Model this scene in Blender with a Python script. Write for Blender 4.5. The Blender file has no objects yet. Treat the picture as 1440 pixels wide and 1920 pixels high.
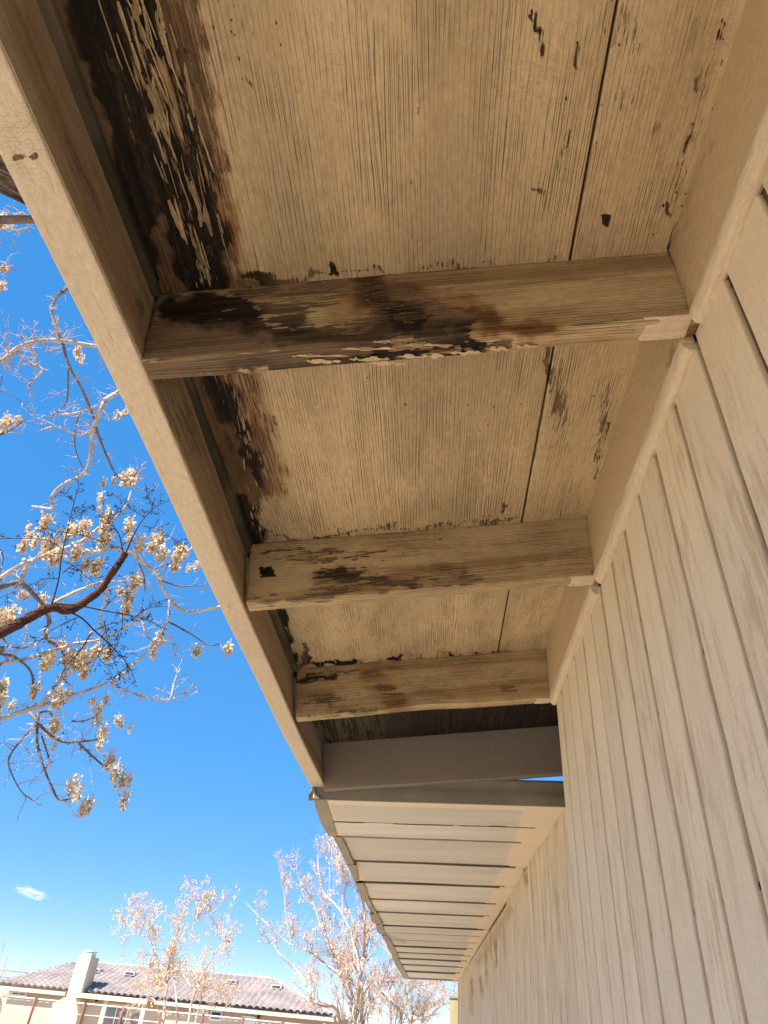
import bpy, math, random
import numpy as np
from mathutils import Vector, Matrix
random.seed(7); rng = np.random.default_rng(7)
S = bpy.context.scene; COL = S.collection

# ------------------------------------------------------------------ camera
U = 0.32                       # metres per survey unit (grooves of the siding are 4 inches apart)
HC = 2.25                      # height of the camera
FPX = 1240.6
ROT = np.array([[0.996, 0.027, -0.089], [0.053, 0.613, 0.789], [0.076, -0.790, 0.609]])
_X = ROT[0] / np.linalg.norm(ROT[0]); _Y = ROT[1] - _X * (ROT[1] @ _X); _Y /= np.linalg.norm(_Y); _Z = np.cross(_X, _Y)
_Zs = _Z if _Z @ ROT[2] > 0 else -_Z
ROT = np.array([_X, _Y, _Zs])
cd = bpy.data.cameras.new('camera'); cam = bpy.data.objects.new('camera', cd); COL.objects.link(cam)
M = ROT @ np.diag([1, -1, -1])
cam.matrix_world = Matrix([list(M[0]) + [0], list(M[1]) + [0], list(M[2]) + [HC], [0, 0, 0, 1]])
cd.sensor_fit = 'HORIZONTAL'; cd.sensor_width = 36; cd.lens = 36 * FPX / 1440; cd.clip_start = 0.02; cd.clip_end = 4000
S.camera = cam
# ------------------------------------------------------------------ light
SUN_EL, SUN_AZ = math.radians(47), math.radians(215)      # azimuth clockwise from +y
w = bpy.data.worlds.new('World'); S.world = w; w.use_nodes = True
nt = w.node_tree; nt.nodes.clear()
sky = nt.nodes.new('ShaderNodeTexSky'); sky.sky_type = 'NISHITA'; sky.sun_disc = False
sky.sun_elevation = SUN_EL; sky.sun_rotation = SUN_AZ; sky.altitude = 1500; sky.air_density = 0.65; sky.dust_density = 0.0; sky.ozone_density = 5.0
hs = nt.nodes.new('ShaderNodeHueSaturation'); hs.inputs['Hue'].default_value = 0.509; hs.inputs['Saturation'].default_value = 2.7; hs.inputs['Value'].default_value = 1.85
gm = nt.nodes.new('ShaderNodeGamma'); gm.inputs[1].default_value = 0.28
bg = nt.nodes.new('ShaderNodeBackground'); bg.inputs['Strength'].default_value = 0.12
ow = nt.nodes.new('ShaderNodeOutputWorld')
nt.links.new(sky.outputs[0], gm.inputs[0]); nt.links.new(gm.outputs[0], hs.inputs['Color']); nt.links.new(hs.outputs[0], bg.inputs['Color']); nt.links.new(bg.outputs[0], ow.inputs['Surface'])
sl = bpy.data.lights.new('sun', 'SUN'); sl.energy = 4.2; sl.angle = math.radians(0.53); sl.color = (1.0, 0.95, 0.87)
so = bpy.data.objects.new('sun', sl); COL.objects.link(so)
sd = Vector((math.sin(SUN_AZ) * math.cos(SUN_EL), math.cos(SUN_AZ) * math.cos(SUN_EL), math.sin(SUN_EL)))
so.rotation_euler = sd.to_track_quat('Z', 'Y').to_euler()
S.view_settings.view_transform = 'Standard'; S.view_settings.look = 'None'; S.view_settings.gamma = 1
S.view_settings.use_curve_mapping = False; S.view_settings.exposure = 1.68
S.cycles.max_bounces = 8; S.cycles.diffuse_bounces = 5; S.cycles.transparent_max_bounces = 12

# ------------------------------------------------------------------ survey helpers
def ray(u, v): return ROT @ np.array([u - 720.0, v - 960.0, FPX])
def on(u, v, ax, val):                                    # survey units, camera at the origin
    d = ray(u, v); return d * val / d[ax]
def at(u, v, y):                                          # metres, point of that sight line at distance y along the building
    d = ray(u, v); p = d * (y / d[1]); return np.array([p[0], p[1], p[2] + HC])
def wu(p): p = np.asarray(p, float) * U; return p + np.array([0, 0, HC])
def to_px(P):
    q = (P - np.array([0, 0, HC])) @ ROT
    q2 = np.maximum(q[:, 2], 1e-3)
    return np.stack([q[:, 0] / q2 * FPX + 720, q[:, 1] / q2 * FPX + 960], 1)
def hsh(i, j, k):
    n = (i * 374761393 + j * 668265263 + k * 2147483647) & 0xffffffff
    n = ((n ^ (n >> 13)) * 1274126177) & 0xffffffff
    return ((n ^ (n >> 16)) & 0xffff) / 65535.0
def vnoise(P):
    P = np.asarray(P, float); i = np.floor(P).astype(np.int64); f = P - i; f = f * f * (3 - 2 * f); r = 0
    for a in (0, 1):
        for b in (0, 1):
            for c in (0, 1):
                wgt = (f[:, 0] if a else 1 - f[:, 0]) * (f[:, 1] if b else 1 - f[:, 1]) * (f[:, 2] if c else 1 - f[:, 2])
                r = r + wgt * hsh(i[:, 0] + a, i[:, 1] + b, i[:, 2] + c)
    return r
# ------------------------------------------------------------------ object helpers
def link(o, parent=None):
    COL.objects.link(o)
    if parent is not None: o.parent = parent
    return o
def mesh(name, V, F, m=None, parent=None, smooth=False, attrs=None):
    me = bpy.data.meshes.new(name); me.from_pydata([tuple(map(float, v)) for v in V], [], [tuple(map(int, f)) for f in F]); me.update()
    if smooth: me.polygons.foreach_set('use_smooth', [True] * len(me.polygons))
    for k, a in (attrs or {}).items():
        a = np.asarray(a, np.float32)
        if a.ndim == 2: at_ = me.attributes.new(k, 'FLOAT_VECTOR', 'POINT'); at_.data.foreach_set('vector', a.ravel())
        else: at_ = me.attributes.new(k, 'FLOAT', 'POINT'); at_.data.foreach_set('value', a)
    if m: me.materials.append(m)
    return link(bpy.data.objects.new(name, me), parent)
def tag(o, label, cat, group=None, kind=None):
    if label: o['label'] = label
    if cat: o['category'] = cat
    if group: o['group'] = group
    if kind: o['kind'] = kind
    return o
def thing(name, label, cat, loc=(0, 0, 0), group=None):
    o = bpy.data.objects.new(name, None); o.location = loc; o.empty_display_size = 0.1; link(o); return tag(o, label, cat, group)

def slab(name, o, ea, eb, ec, n, m, parent, grain=0, rnd=0.002, rough=0.0006, rfreq=9.0, fields=None, wob=None, seed=0.0):
    """rounded board: corner o, edge vectors (metres), n = divisions; grain = index of the edge that runs with the grain"""
    o = np.asarray(o, float); E = [np.asarray(e, float) for e in (ea, eb, ec)]; L = [np.linalg.norm(e) for e in E]
    G = []
    for l, k in zip(L, n):
        r = min(rnd, l * 0.3); core = np.linspace(r, l - r, max(k, 1) + 1)
        G.append(np.concatenate([[0, r * 0.4], core, [l - r * 0.4, l]]))
    N = [len(g) for g in G]; idx = {}; keys = []; F = []
    def grid(ax, side):
        a, b = [(1, 2), (2, 0), (0, 1)][ax]
        I, J = np.meshgrid(np.arange(N[a]), np.arange(N[b]), indexing='ij')
        K = np.zeros((N[a], N[b], 3), int); K[..., a] = I; K[..., b] = J; K[..., ax] = (N[ax] - 1) * side
        return K[..., 0] * N[1] * N[2] + K[..., 1] * N[2] + K[..., 2]
    grids = [(grid(ax, s), s) for ax in range(3) for s in (0, 1)]
    allk = np.unique(np.concatenate([g.ravel() for g, _ in grids]))
    for g, s in grids:
        q = np.searchsorted(allk, g); a, b, c, d = q[:-1, :-1].ravel(), q[1:, :-1].ravel(), q[1:, 1:].ravel(), q[:-1, 1:].ravel()
        F.append(np.stack([a, b, c, d] if s else [a, d, c, b], 1))
    F = np.concatenate(F)
    i = allk // (N[1] * N[2]); j = (allk // N[2]) % N[1]; k = allk % N[2]
    Q = np.stack([G[0][i], G[1][j], G[2][k]], 1); Lr = np.array(L)
    rr = np.minimum(rnd, Lr * 0.3); C = np.clip(Q, rr, Lr - rr); D = Q - C; dn = np.linalg.norm(D / rr, axis=1); dn[dn < 1] = 1
    Q = C + D / dn[:, None]
    Un = [e / l for e, l in zip(E, L)]
    P = o + Q[:, [0]] * Un[0] + Q[:, [1]] * Un[1] + Q[:, [2]] * Un[2]
    if np.dot(np.cross(Un[0], Un[1]), Un[2]) < 0: F = F[:, ::-1]
    if wob is not None: P = P + wob(Q, Lr, P)
    if rough:
        sc = np.full(3, rfreq * 4.0); sc[grain] = rfreq * 0.6
        for a in range(3): P = P + (vnoise(Q * sc + seed * 7 + a * 31.7) - 0.5)[:, None] * 2 * rough * Un[a] + (vnoise(Q * 90 + seed + a * 11) - 0.5)[:, None] * rough * 0.8 * Un[a]
    oth = [a for a in range(3) if a != grain]
    gv = np.stack([Q[:, grain] + seed * 3.17, Q[:, oth[0]] + seed * 1.3, Q[:, oth[1]] + seed * 0.7], 1)
    at_ = {'g': gv}
    px = to_px(P)
    for kf, fn in (fields or {}).items(): at_[kf] = fn(px, P)
    for kf in ('rot', 'dark', 'stn'):
        if kf not in at_: at_[kf] = np.zeros(len(P))
    return mesh(name, P, F, m, parent, True, at_)

def strokes(lst, base=0.0):
    """wear map: each stroke (x0,y0,x1,y1,r0,r1,soft,value); the strongest wins; negative values carve"""
    def f(px, P):
        v = np.full(len(px), base)
        wx = (vnoise(P * 38) - .5) * 26 + (vnoise(P * 130 + 9) - .5) * 12; wy = (vnoise(P * 38 + 50) - .5) * 34 + (vnoise(P * 130 + 70) - .5) * 14
        dsc = np.clip(1.6 / np.maximum(1.0, np.linalg.norm(P - [0, 0, HC], axis=1) * 1.6), .3, 1)
        px = px + np.stack([wx * dsc, wy * dsc], 1)
        for (x0, y0, x1, y1, r0, r1, sf, val) in lst:
            a = np.array([x0, y0]); b = np.array([x1, y1]) - a; t = np.clip(((px - a) @ b) / max(b @ b, 1e-6), 0, 1)
            d = np.linalg.norm(px - a - t[:, None] * b, axis=1); r = r0 + (r1 - r0) * t
            k = np.clip(1 - (d - r) / sf, 0, 1); k = k * k * (3 - 2 * k)
            v = np.maximum(v, val * k) if val > 0 else v * (1 - k) + (v + val) * k
        return v
    return f

# ------------------------------------------------------------------ node helpers
class NT:
    def __init__(s, name):
        s.m = bpy.data.materials.new(name); s.m.use_nodes = True; s.t = s.m.node_tree; s.t.nodes.clear()
        s.out = s.t.nodes.new('ShaderNodeOutputMaterial'); s.b = s.t.nodes.new('ShaderNodeBsdfPrincipled'); s.t.links.new(s.b.outputs[0], s.out.inputs[0])
    def put(s, sock, v):
        if isinstance(v, bpy.types.NodeSocket): s.t.links.new(v, sock)
        elif v is not None:
            if hasattr(sock.default_value, '__len__') and not hasattr(v, '__len__'): v = (v,) * len(sock.default_value)
            if hasattr(v, '__len__') and len(sock.default_value) == 4 and len(v) == 3: v = tuple(v) + (1,)
            sock.default_value = v
    def attr(s, n, vec=False):
        a = s.t.nodes.new('ShaderNodeAttribute'); a.attribute_name = n; return a.outputs['Vector' if vec else 'Fac']
    def obj(s): return s.t.nodes.new('ShaderNodeTexCoord').outputs['Object']
    def map(s, v, sc=(1, 1, 1), loc=(0, 0, 0)):
        m = s.t.nodes.new('ShaderNodeMapping'); s.put(m.inputs[0], v); m.inputs['Scale'].default_value = sc; m.inputs['Location'].default_value = loc; return m.outputs[0]
    def noise(s, v, sc=1, det=3, rg=0.5, dist=0, col=False):
        n = s.t.nodes.new('ShaderNodeTexNoise'); s.put(n.inputs['Vector'], v); n.inputs['Scale'].default_value = sc; n.inputs['Detail'].default_value = det
        n.inputs['Roughness'].default_value = rg; n.inputs['Distortion'].default_value = dist; return n.outputs[1 if col else 0]
    def voro(s, v, sc, feat='F1', rnd=1):
        n = s.t.nodes.new('ShaderNodeTexVoronoi'); n.feature = feat; s.put(n.inputs['Vector'], v); n.inputs['Scale'].default_value = sc; n.inputs['Randomness'].default_value = rnd; return n.outputs[0]
    def ma(s, op, a, b=None, c=None, cl=False):
        n = s.t.nodes.new('ShaderNodeMath'); n.operation = op; n.use_clamp = cl; s.put(n.inputs[0], a)
        if b is not None: s.put(n.inputs[1], b)
        if c is not None: s.put(n.inputs[2], c)
        return n.outputs[0]
    def vadd(s, a, b, op='ADD'):
        n = s.t.nodes.new('ShaderNodeVectorMath'); n.operation = op; s.put(n.inputs[0], a); s.put(n.inputs[1], b); return n.outputs[0]
    def step(s, v, lo, hi, a=0, b=1):
        n = s.t.nodes.new('ShaderNodeMapRange'); n.interpolation_type = 'SMOOTHSTEP'; s.put(n.inputs[0], v)
        for i, q in enumerate((lo, hi, a, b)): s.put(n.inputs[i + 1], q)
        return n.outputs[0]
    def mix(s, f, a, b, mode='MIX'):
        n = s.t.nodes.new('ShaderNodeMix'); n.data_type = 'RGBA'; n.blend_type = mode; s.put(n.inputs[0], f); s.put(n.inputs[6], a); s.put(n.inputs[7], b); return n.outputs[2]
    def bump(s, h, dist, st=1.0, nrm=None):
        n = s.t.nodes.new('ShaderNodeBump'); n.inputs['Strength'].default_value = st; n.inputs['Distance'].default_value = dist; s.put(n.inputs['Height'], h)
        if nrm: s.put(n.inputs['Normal'], nrm)
        return n.outputs[0]
    def fin(s, col, rough=0.8, nrm=None, spec=0.3, metal=0.0):
        s.put(s.b.inputs['Base Color'], col); s.put(s.b.inputs['Roughness'], rough); s.b.inputs['Specular IOR Level'].default_value = spec
        s.b.inputs['Metallic'].default_value = metal
        if nrm: s.put(s.b.inputs['Normal'], nrm)
        return s.m

def painted_wood(name, paint, lines=80, line_w=0.03, line_str=0.8, speck=0.5, wood=(0.10, 0.060, 0.032), wood2=(0.19, 0.125, 0.075), flake=1.0, gr=26, crk=0.45, blotch=0.12, ageing=0.0):
    """old paint over wood. attributes: g grain coords, rot = paint loss, dark = black rot in the bare wood, stn = brown water stain in the paint"""
    n = NT(name); g = n.attr('g', True); rot = n.attr('rot'); dark = n.attr('dark'); stn = n.attr('stn')
    warp = n.noise(n.map(g, (2.2, 9, 9)), 1, 3, 0.55, col=True)
    gw = n.vadd(g, n.map(n.vadd(warp, (0.5, 0.5, 0.5), 'SUBTRACT'), (0.004, 0.010, 0.010)))
    # grain cracks: thin contour lines of a stretched noise
    sp_ = n.t.nodes.new('ShaderNodeSeparateXYZ'); n.put(sp_.inputs[0], g); across = n.ma('ADD', sp_.outputs[1], sp_.outputs[2])
    jit = n.noise(n.map(g, (1.6, 22, 22), (1, 0, 5)), 1, 3, 0.6); jit2 = n.noise(n.map(g, (9, 60, 60), (1, 0, 5)), 1, 2, 0.6)
    ph = n.ma('ADD', n.ma('MULTIPLY', across, lines * 1.45), n.ma('ADD', n.ma('MULTIPLY', jit, 8.0), n.ma('MULTIPLY', jit2, 0.8)))
    wdn = n.noise(n.map(g, (5, 90, 90), (6, 6, 1)), 1, 2, 0.6)
    tri = n.ma('PINGPONG', ph, 1.0)
    l1 = n.step(tri, n.ma('MULTIPLY', wdn, line_w * 1.2), n.ma('MULTIPLY', wdn, line_w * 6.0), 1, 0)
    ph2 = n.ma('ADD', n.ma('MULTIPLY', across, lines * 2.3), n.ma('ADD', n.ma('MULTIPLY', jit, 12.0), n.ma('MULTIPLY', jit2, 0.9)))
    l2 = n.step(n.ma('PINGPONG', ph2, 1.0), n.ma('MULTIPLY', wdn, line_w * 1.0), n.ma('MULTIPLY', wdn, line_w * 7.0), 1, 0)
    brk = n.noise(n.map(g, (7, 16, 16), (1, 2, 3)), 1, 4, 0.6)
    brk2 = n.noise(n.map(g, (26, 90, 90), (4, 2, 3)), 1, 2, 0.6)
    lines_ = n.ma('MULTIPLY', n.ma('MAXIMUM', l1, n.ma('MULTIPLY', l2, n.step(brk, 0.46, 0.62, 0, 0.8))), n.step(n.ma('ADD', brk, n.ma('MULTIPLY', brk2, 0.6)), 0.66, 0.98, 0.16, 1.0))
    # short cross checks
    cc = n.noise(n.map(gw, (190, 60, 60), (9, 1, 1)), 1, 1, 0.5)
    cross = n.ma('MULTIPLY', n.step(n.ma('ABSOLUTE', n.ma('SUBTRACT', cc, 0.5)), 0, 0.02, 1, 0), n.step(n.noise(n.map(g, (5, 5, 5), (2, 8, 1)), 1, 4, 0.6), 0.52, 0.66))
    # paint loss: elongated flakes
    f1 = n.noise(n.map(gw, (gr * 0.42, gr * 5.5, gr * 5.5), (5, 3, 1)), 1, 4, 0.62)
    f2 = n.noise(n.map(gw, (gr * 1.8, gr * 14, gr * 14), (8, 3, 1)), 1, 3, 0.6)
    f3 = n.noise(n.map(g, (9, 13, 13), (8, 9, 1)), 1, 3, 0.55)
    fl = n.ma('ADD', n.ma('ADD', n.ma('MULTIPLY', f1, 0.55 * flake), n.ma('MULTIPLY', f2, 0.34 * flake)), n.ma('MULTIPLY', f3, 0.30))
    mid = 0.575 * flake * 0.85 / 0.85 * 1.0
    e = n.ma('SUBTRACT', n.ma('ADD', rot, n.ma('MULTIPLY', n.ma('SUBTRACT', fl, 0.5 * (0.89 * flake + 0.30)), 3.6)), 0.5)
    e = n.ma('ADD', e, n.ma('MULTIPLY', n.step(rot, 0.02, 0.25, -1, 0), 1.0))
    loss = n.step(e, -0.02, 0.035)
    lip = n.ma('MULTIPLY', n.step(e, -0.16, -0.03), n.ma('SUBTRACT', 1.0, loss))
    # scattered chips
    sp = n.noise(n.map(g, (75, 150, 150), (1, 7, 2)), 1, 2, 0.5)
    spm = n.noise(n.map(g, (7, 7, 7), (7, 1, 1)), 1, 3, 0.6)
    specks = n.step(n.ma('ADD', sp, n.ma('MULTIPLY', n.ma('SUBTRACT', spm, 0.5), 0.35)), 0.83 - 0.10 * speck, 0.86 - 0.10 * speck)
    # colours
    wn = n.noise(n.map(gw, (3, 120, 120), (2, 2, 9)), 1, 5, 0.65)
    wl = n.noise(n.map(g, (4, 26, 26), (2, 2, 4)), 1, 3, 0.6)
    wc = n.mix(n.step(n.ma('ADD', n.ma('MULTIPLY', wn, 0.7), n.ma('MULTIPLY', wl, 0.4)), 0.38, 0.72), wood, wood2)
    wc = n.mix(n.ma('MULTIPLY', l1, 0.7), wc, tuple(c * 0.18 for c in wood))
    dk = n.step(n.ma('ADD', dark, n.ma('MULTIPLY', n.ma('SUBTRACT', n.ma('ADD', n.ma('MULTIPLY', wn, 0.6), n.ma('MULTIPLY', wl, 0.5)), 0.55), 2.2)), 0.2, 0.8)
    wc = n.mix(dk, wc, n.mix(n.step(n.ma('ADD', n.ma('MULTIPLY', wn, 0.6), n.ma('MULTIPLY', f2, 0.5)), 0.5, 0.68), (0.004, 0.003, 0.0025), (0.040, 0.022, 0.013)))
    big = n.noise(n.map(g, (1.6, 6, 6), (4, 4, 1)), 1, 4, 0.6)
    pc = n.mix(n.step(big, 0.3, 0.7), tuple(c * (1 - blotch) for c in paint), tuple(c * (1 + blotch * 0.6) for c in paint))
    fine = n.noise(n.map(g, (60, 260, 260), (4, 4, 1)), 1, 3, 0.7)
    pc = n.mix(n.step(fine, 0.3, 0.75, 0, 0.28), pc, tuple(c * 0.55 for c in paint))
    if ageing:
        pc = n.mix(n.ma('MULTIPLY', n.step(n.noise(n.map(g, (1.5, 28, 28), (6, 1, 1)), 1, 5, 0.65), 0.46, 0.68), ageing), pc, (paint[0] * 0.50, paint[1] * 0.40, paint[2] * 0.32))
    sn = n.step(n.ma('ADD', stn, n.ma('MULTIPLY', n.ma('SUBTRACT', n.ma('ADD', n.ma('MULTIPLY', f1, 0.6), n.ma('MULTIPLY', wl, 0.6)), 0.6), 1.2)), 0.15, 0.95)
    pc = n.mix(sn, pc, n.mix(n.step(stn, 0.5, 1.1), (0.22, 0.10, 0.034), (0.045, 0.022, 0.011)))
    crack = n.ma('MAXIMUM', n.ma('MULTIPLY', lines_, line_str), n.ma('MAXIMUM', n.ma('MULTIPLY', cross, crk), specks))
    pc = n.mix(n.ma('MULTIPLY', crack, 0.93), pc, (0.030, 0.017, 0.009))
    pc = n.mix(n.ma('MULTIPLY', lip, 0.25), pc, tuple(min(1, c * 1.25) for c in paint))
    col = n.mix(loss, pc, wc)
    h = n.ma('ADD', n.ma('MULTIPLY', n.ma('SUBTRACT', 1.0, loss), 1.0), n.ma('MULTIPLY', lip, 0.7))
    tooth = n.noise(n.map(g, (420, 700, 700)), 1, 2, 0.7); mott = n.noise(n.map(g, (70, 130, 130), (2, 0, 3)), 1, 4, 0.7)
    col = n.mix(n.step(n.ma('ADD', n.ma('MULTIPLY', tooth, 0.5), n.ma('MULTIPLY', mott, 0.6)), 0.42, 0.72, 0, 0.34), col, n.mix(1.0, col, (0.45, 0.40, 0.34), 'MULTIPLY'))
    h = n.ma('SUBTRACT', h, n.ma('MULTIPLY', crack, 0.9)); h = n.ma('ADD', h, n.ma('MULTIPLY', tooth, 0.35)); h = n.ma('ADD', h, n.ma('MULTIPLY', n.ma('ADD', wn, fine), 0.35))
    nb = n.bump(h, 0.0016, 0.9)
    return n.fin(col, 0.72, nb, 0.25)

PAINT = (0.46, 0.335, 0.215)
m_deck = painted_wood('deck_paint', (0.55, 0.435, 0.285), lines=230, line_w=0.036, line_str=0.85, speck=0.9, gr=42, crk=0.18, blotch=0.22)
m_rafter = painted_wood('rafter_paint', (0.52, 0.41, 0.255), lines=260, line_w=0.07, line_str=0.9, speck=0.9, gr=22, crk=0.35, ageing=0.8, wood=(0.10, 0.066, 0.04), wood2=(0.25, 0.18, 0.115))
m_fascia = painted_wood('fascia_paint', (0.64, 0.56, 0.455), lines=34, line_w=0.012, line_str=0.25, speck=0.35, crk=0.25, blotch=0.07)
m_fascia_in = painted_wood('stained_fascia', (0.47, 0.375, 0.26), lines=90, line_w=0.03, line_str=0.4, speck=0.6, ageing=0.55, wood=(0.16, 0.11, 0.07), wood2=(0.34, 0.26, 0.18))
m_block = painted_wood('fresh_paint', (0.58, 0.46, 0.31), lines=26, line_w=0.01, line_str=0.1, speck=-0.6, crk=0.0, blotch=0.05)
m_bead = painted_wood('bead_paint', (0.66, 0.57, 0.45), lines=60, line_w=0.012, line_str=0.10, speck=-0.3, crk=0.1, blotch=0.05, ageing=0.25)
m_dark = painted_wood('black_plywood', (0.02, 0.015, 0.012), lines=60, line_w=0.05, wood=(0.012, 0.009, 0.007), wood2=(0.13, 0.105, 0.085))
m_grey = painted_wood('primer_paint', (0.27, 0.235, 0.205), lines=24, line_w=0.01, line_str=0.15, speck=-0.2, crk=0.05, blotch=0.08)

def siding_mat(name, paint, streak=0.5, lines=0.0, bump=0.0012):
    n = NT(name); g = n.attr('g', True); stn = n.attr('stn')
    st = n.noise(n.map(g, (9, 75, 75)), 1, 5, 0.66, 0.3); pat = n.noise(n.map(g, (2.2, 9, 9), (3, 1, 2)), 1, 3, 0.6)
    big = n.noise(n.map(g, (0.8, 1.7, 1.7), (1, 1, 2)), 1, 3, 0.55)
    c = n.mix(n.step(big, 0.3, 0.7), tuple(x * 0.93 for x in paint), tuple(min(1, x * 1.05) for x in paint))
    c = n.mix(n.ma('MULTIPLY', n.ma('MULTIPLY', n.step(st, 0.48, 0.62), n.step(pat, 0.42, 0.60)), streak), c, (0.40, 0.28, 0.17))
    # saw marks, a slanting hatch, and fuzzy fibres
    hx = n.t.nodes.new('ShaderNodeMapping'); n.put(hx.inputs[0], g); hx.inputs['Rotation'].default_value = (0, 0, 0.62); hx.inputs['Scale'].default_value = (240, 22, 22)
    saw = n.noise(hx.outputs[0], 1, 2, 0.6); fib = n.noise(n.map(g, (30, 330, 330)), 1, 3, 0.7)
    c = n.mix(n.step(fib, 0.35, 0.75, 0, 0.28), c, tuple(x * 0.62 for x in paint))
    c = n.mix(n.step(saw, 0.45, 0.72, 0, 0.09), c, tuple(x * 0.6 for x in paint))
    h = n.ma('ADD', n.ma('MULTIPLY', saw, 0.3), n.ma('MULTIPLY', fib, 0.8))
    if lines:
        a = n.noise(n.map(g, (0.9, lines, lines), (0, 4, 0)), 1, 2, 0.5); l = n.step(n.ma('ABSOLUTE', n.ma('SUBTRACT', a, 0.5)), 0, 0.045, 1, 0)
        br = n.step(n.noise(n.map(g, (5, 14, 14), (1, 9, 3)), 1, 4, 0.6), 0.38, 0.62)
        l = n.ma('MULTIPLY', l, br); c = n.mix(n.ma('MULTIPLY', l, 0.8), c, (0.085, 0.055, 0.035)); h = n.ma('SUBTRACT', h, l)
    tooth = n.noise(n.map(g, (300, 600, 600)), 1, 3, 0.75); c = n.mix(n.step(tooth, 0.45, 0.7, 0, 0.22), c, tuple(x * 0.5 for x in paint)); h = n.ma('ADD', h, n.ma('MULTIPLY', tooth, 0.5))
    rd = n.t.nodes.new('ShaderNodeObjectInfo').outputs['Random']; c = n.mix(n.ma('MULTIPLY', rd, 0.16), c, tuple(x * 0.62 for x in paint))
    c = n.mix(n.step(stn, 0.05, 1.0, 0, 0.85), c, n.mix(st, (0.36, 0.17, 0.055), (0.10, 0.05, 0.02)))
    return n.fin(c, 0.85, n.bump(h, bump, 0.8), 0.2)
m_siding = siding_mat('rough_sawn_siding', (0.74, 0.655, 0.53), 0.55)
m_siding_old = siding_mat('weathered_siding', (0.70, 0.615, 0.50), 0.55, 95)
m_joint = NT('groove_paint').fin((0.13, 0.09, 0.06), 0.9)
m_hole = NT('nail_hole').fin((0.045, 0.028, 0.018), 0.9)

def soffit_mat():
    n = NT('soffit_paint'); g = n.attr('g', True); p = n.obj(); rot = n.attr('rot'); stn = n.attr('stn'); dark = n.attr('dark')
    sx = n.noise(n.map(g, (3, 70, 70)), 1, 4, 0.6)
    e = n.ma('ADD', rot, n.ma('MULTIPLY', n.ma('SUBTRACT', sx, 0.5), 0.9))
    warm = n.step(e, 0.47, 0.53)
    pn = n.noise(n.map(g, (1.2, 5, 5)), 1, 4, 0.6)
    grey = n.mix(n.step(pn, 0.35, 0.65), (0.55, 0.545, 0.52), (0.68, 0.675, 0.65))
    tint = n.t.nodes.new('ShaderNodeObjectInfo').outputs['Random']
    grey = n.mix(n.ma('MULTIPLY', tint, 0.6), grey, (0.45, 0.435, 0.405))
    c = n.mix(warm, grey, (0.68, 0.60, 0.49))
    ln = n.noise(n.map(g, (1.0, 120, 120)), 1, 3, 0.6)
    c = n.mix(n.step(ln, 0.45, 0.8, 0, 0.3), c, (0.22, 0.19, 0.15))
    sp = n.step(n.noise(n.map(g, (34, 60, 60)), 1, 1, 0.5), 0.80, 0.82)
    c = n.mix(sp, c, (0.05, 0.03, 0.02))
    c = n.mix(n.step(n.ma('ADD', stn, n.ma('MULTIPLY', n.ma('SUBTRACT', ln, 0.5), 1.0)), 0.3, 0.7, 0, 0.8), c, (0.20, 0.115, 0.045))
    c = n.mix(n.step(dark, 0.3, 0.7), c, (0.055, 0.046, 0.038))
    return n.fin(c, 0.7, n.bump(n.ma('SUBTRACT', n.ma('ADD', ln, n.ma('MULTIPLY', warm, 0.3)), sp), 0.0012, 0.7), 0.3)
m_soffit = soffit_mat()
def metal_mat(name, c, c2=(0.3, 0.25, 0.2)):
    n = NT(name); p = n.obj(); a = n.noise(p, 6, 4, 0.6); b = n.noise(p, 60, 3, 0.7)
    return n.fin(n.mix(n.step(n.ma('ADD', a, n.ma('MULTIPLY', b, 0.3)), 0.55, 0.85, 0, 0.6), c, c2), 0.55, n.bump(n.ma('ADD', a, n.ma('MULTIPLY', b, 0.2)), 0.004, 0.5), 0.4)
m_flash = metal_mat('painted_flashing', (0.15, 0.14, 0.122), (0.21, 0.195, 0.17))
m_drip = metal_mat('drip_edge_metal', (0.22, 0.20, 0.165), (0.31, 0.27, 0.22))
m_flash_sunlit = metal_mat('sunlit_flashing', (0.5, 0.46, 0.4), (0.62, 0.58, 0.5))  # paler copy of the flashing, with sunlight put into its colour

def ground_mat():
    n = NT('dry_dirt'); p = n.obj(); a = n.noise(p, 0.15, 5, 0.6); b = n.noise(p, 3, 5, 0.65); d = n.noise(p, 40, 3, 0.7)
    c = n.mix(n.step(n.ma('ADD', n.ma('MULTIPLY', a, 0.6), n.ma('MULTIPLY', b, 0.5)), 0.4, 0.72), (0.37, 0.28, 0.185), (0.48, 0.38, 0.265))
    c = n.mix(n.step(d, 0.5, 0.8, 0, 0.5), c, (0.22, 0.15, 0.085))
    return n.fin(c, 0.95, n.bump(n.ma('ADD', b, d), 0.02, 0.6), 0.1)
m_ground = ground_mat()
def bark_mat(name, c1, c2, sc=1.0, knots=0.35):
    n = NT(name); p = n.obj(); a = n.noise(p, 3.0 * sc, 4, 0.6); b = n.noise(p, 26 * sc, 4, 0.65); k = n.noise(n.map(p, (1, 1, 1), (4, 2, 2)), 9 * sc, 3, 0.6)
    c = n.mix(n.step(n.ma('ADD', n.ma('MULTIPLY', a, 0.5), n.ma('MULTIPLY', b, 0.6)), 0.45, 0.68), c1, c2)
    c = n.mix(n.step(k, 0.56, 0.66, 0, knots), c, tuple(x * 0.25 for x in c2))
    return n.fin(c, 0.85, n.bump(b, 0.01, 0.7), 0.2)
m_bark_pale = bark_mat('pale_bark', (0.62, 0.54, 0.47), (0.34, 0.28, 0.24), 3.0)
m_bark_pink = bark_mat('pinkish_twig_bark', (0.60, 0.46, 0.38), (0.36, 0.24, 0.19), 3.0, 0.1)
m_bark_red = bark_mat('reddish_bark', (0.11, 0.042, 0.026), (0.055, 0.022, 0.016), 8.0, 0.2)
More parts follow.
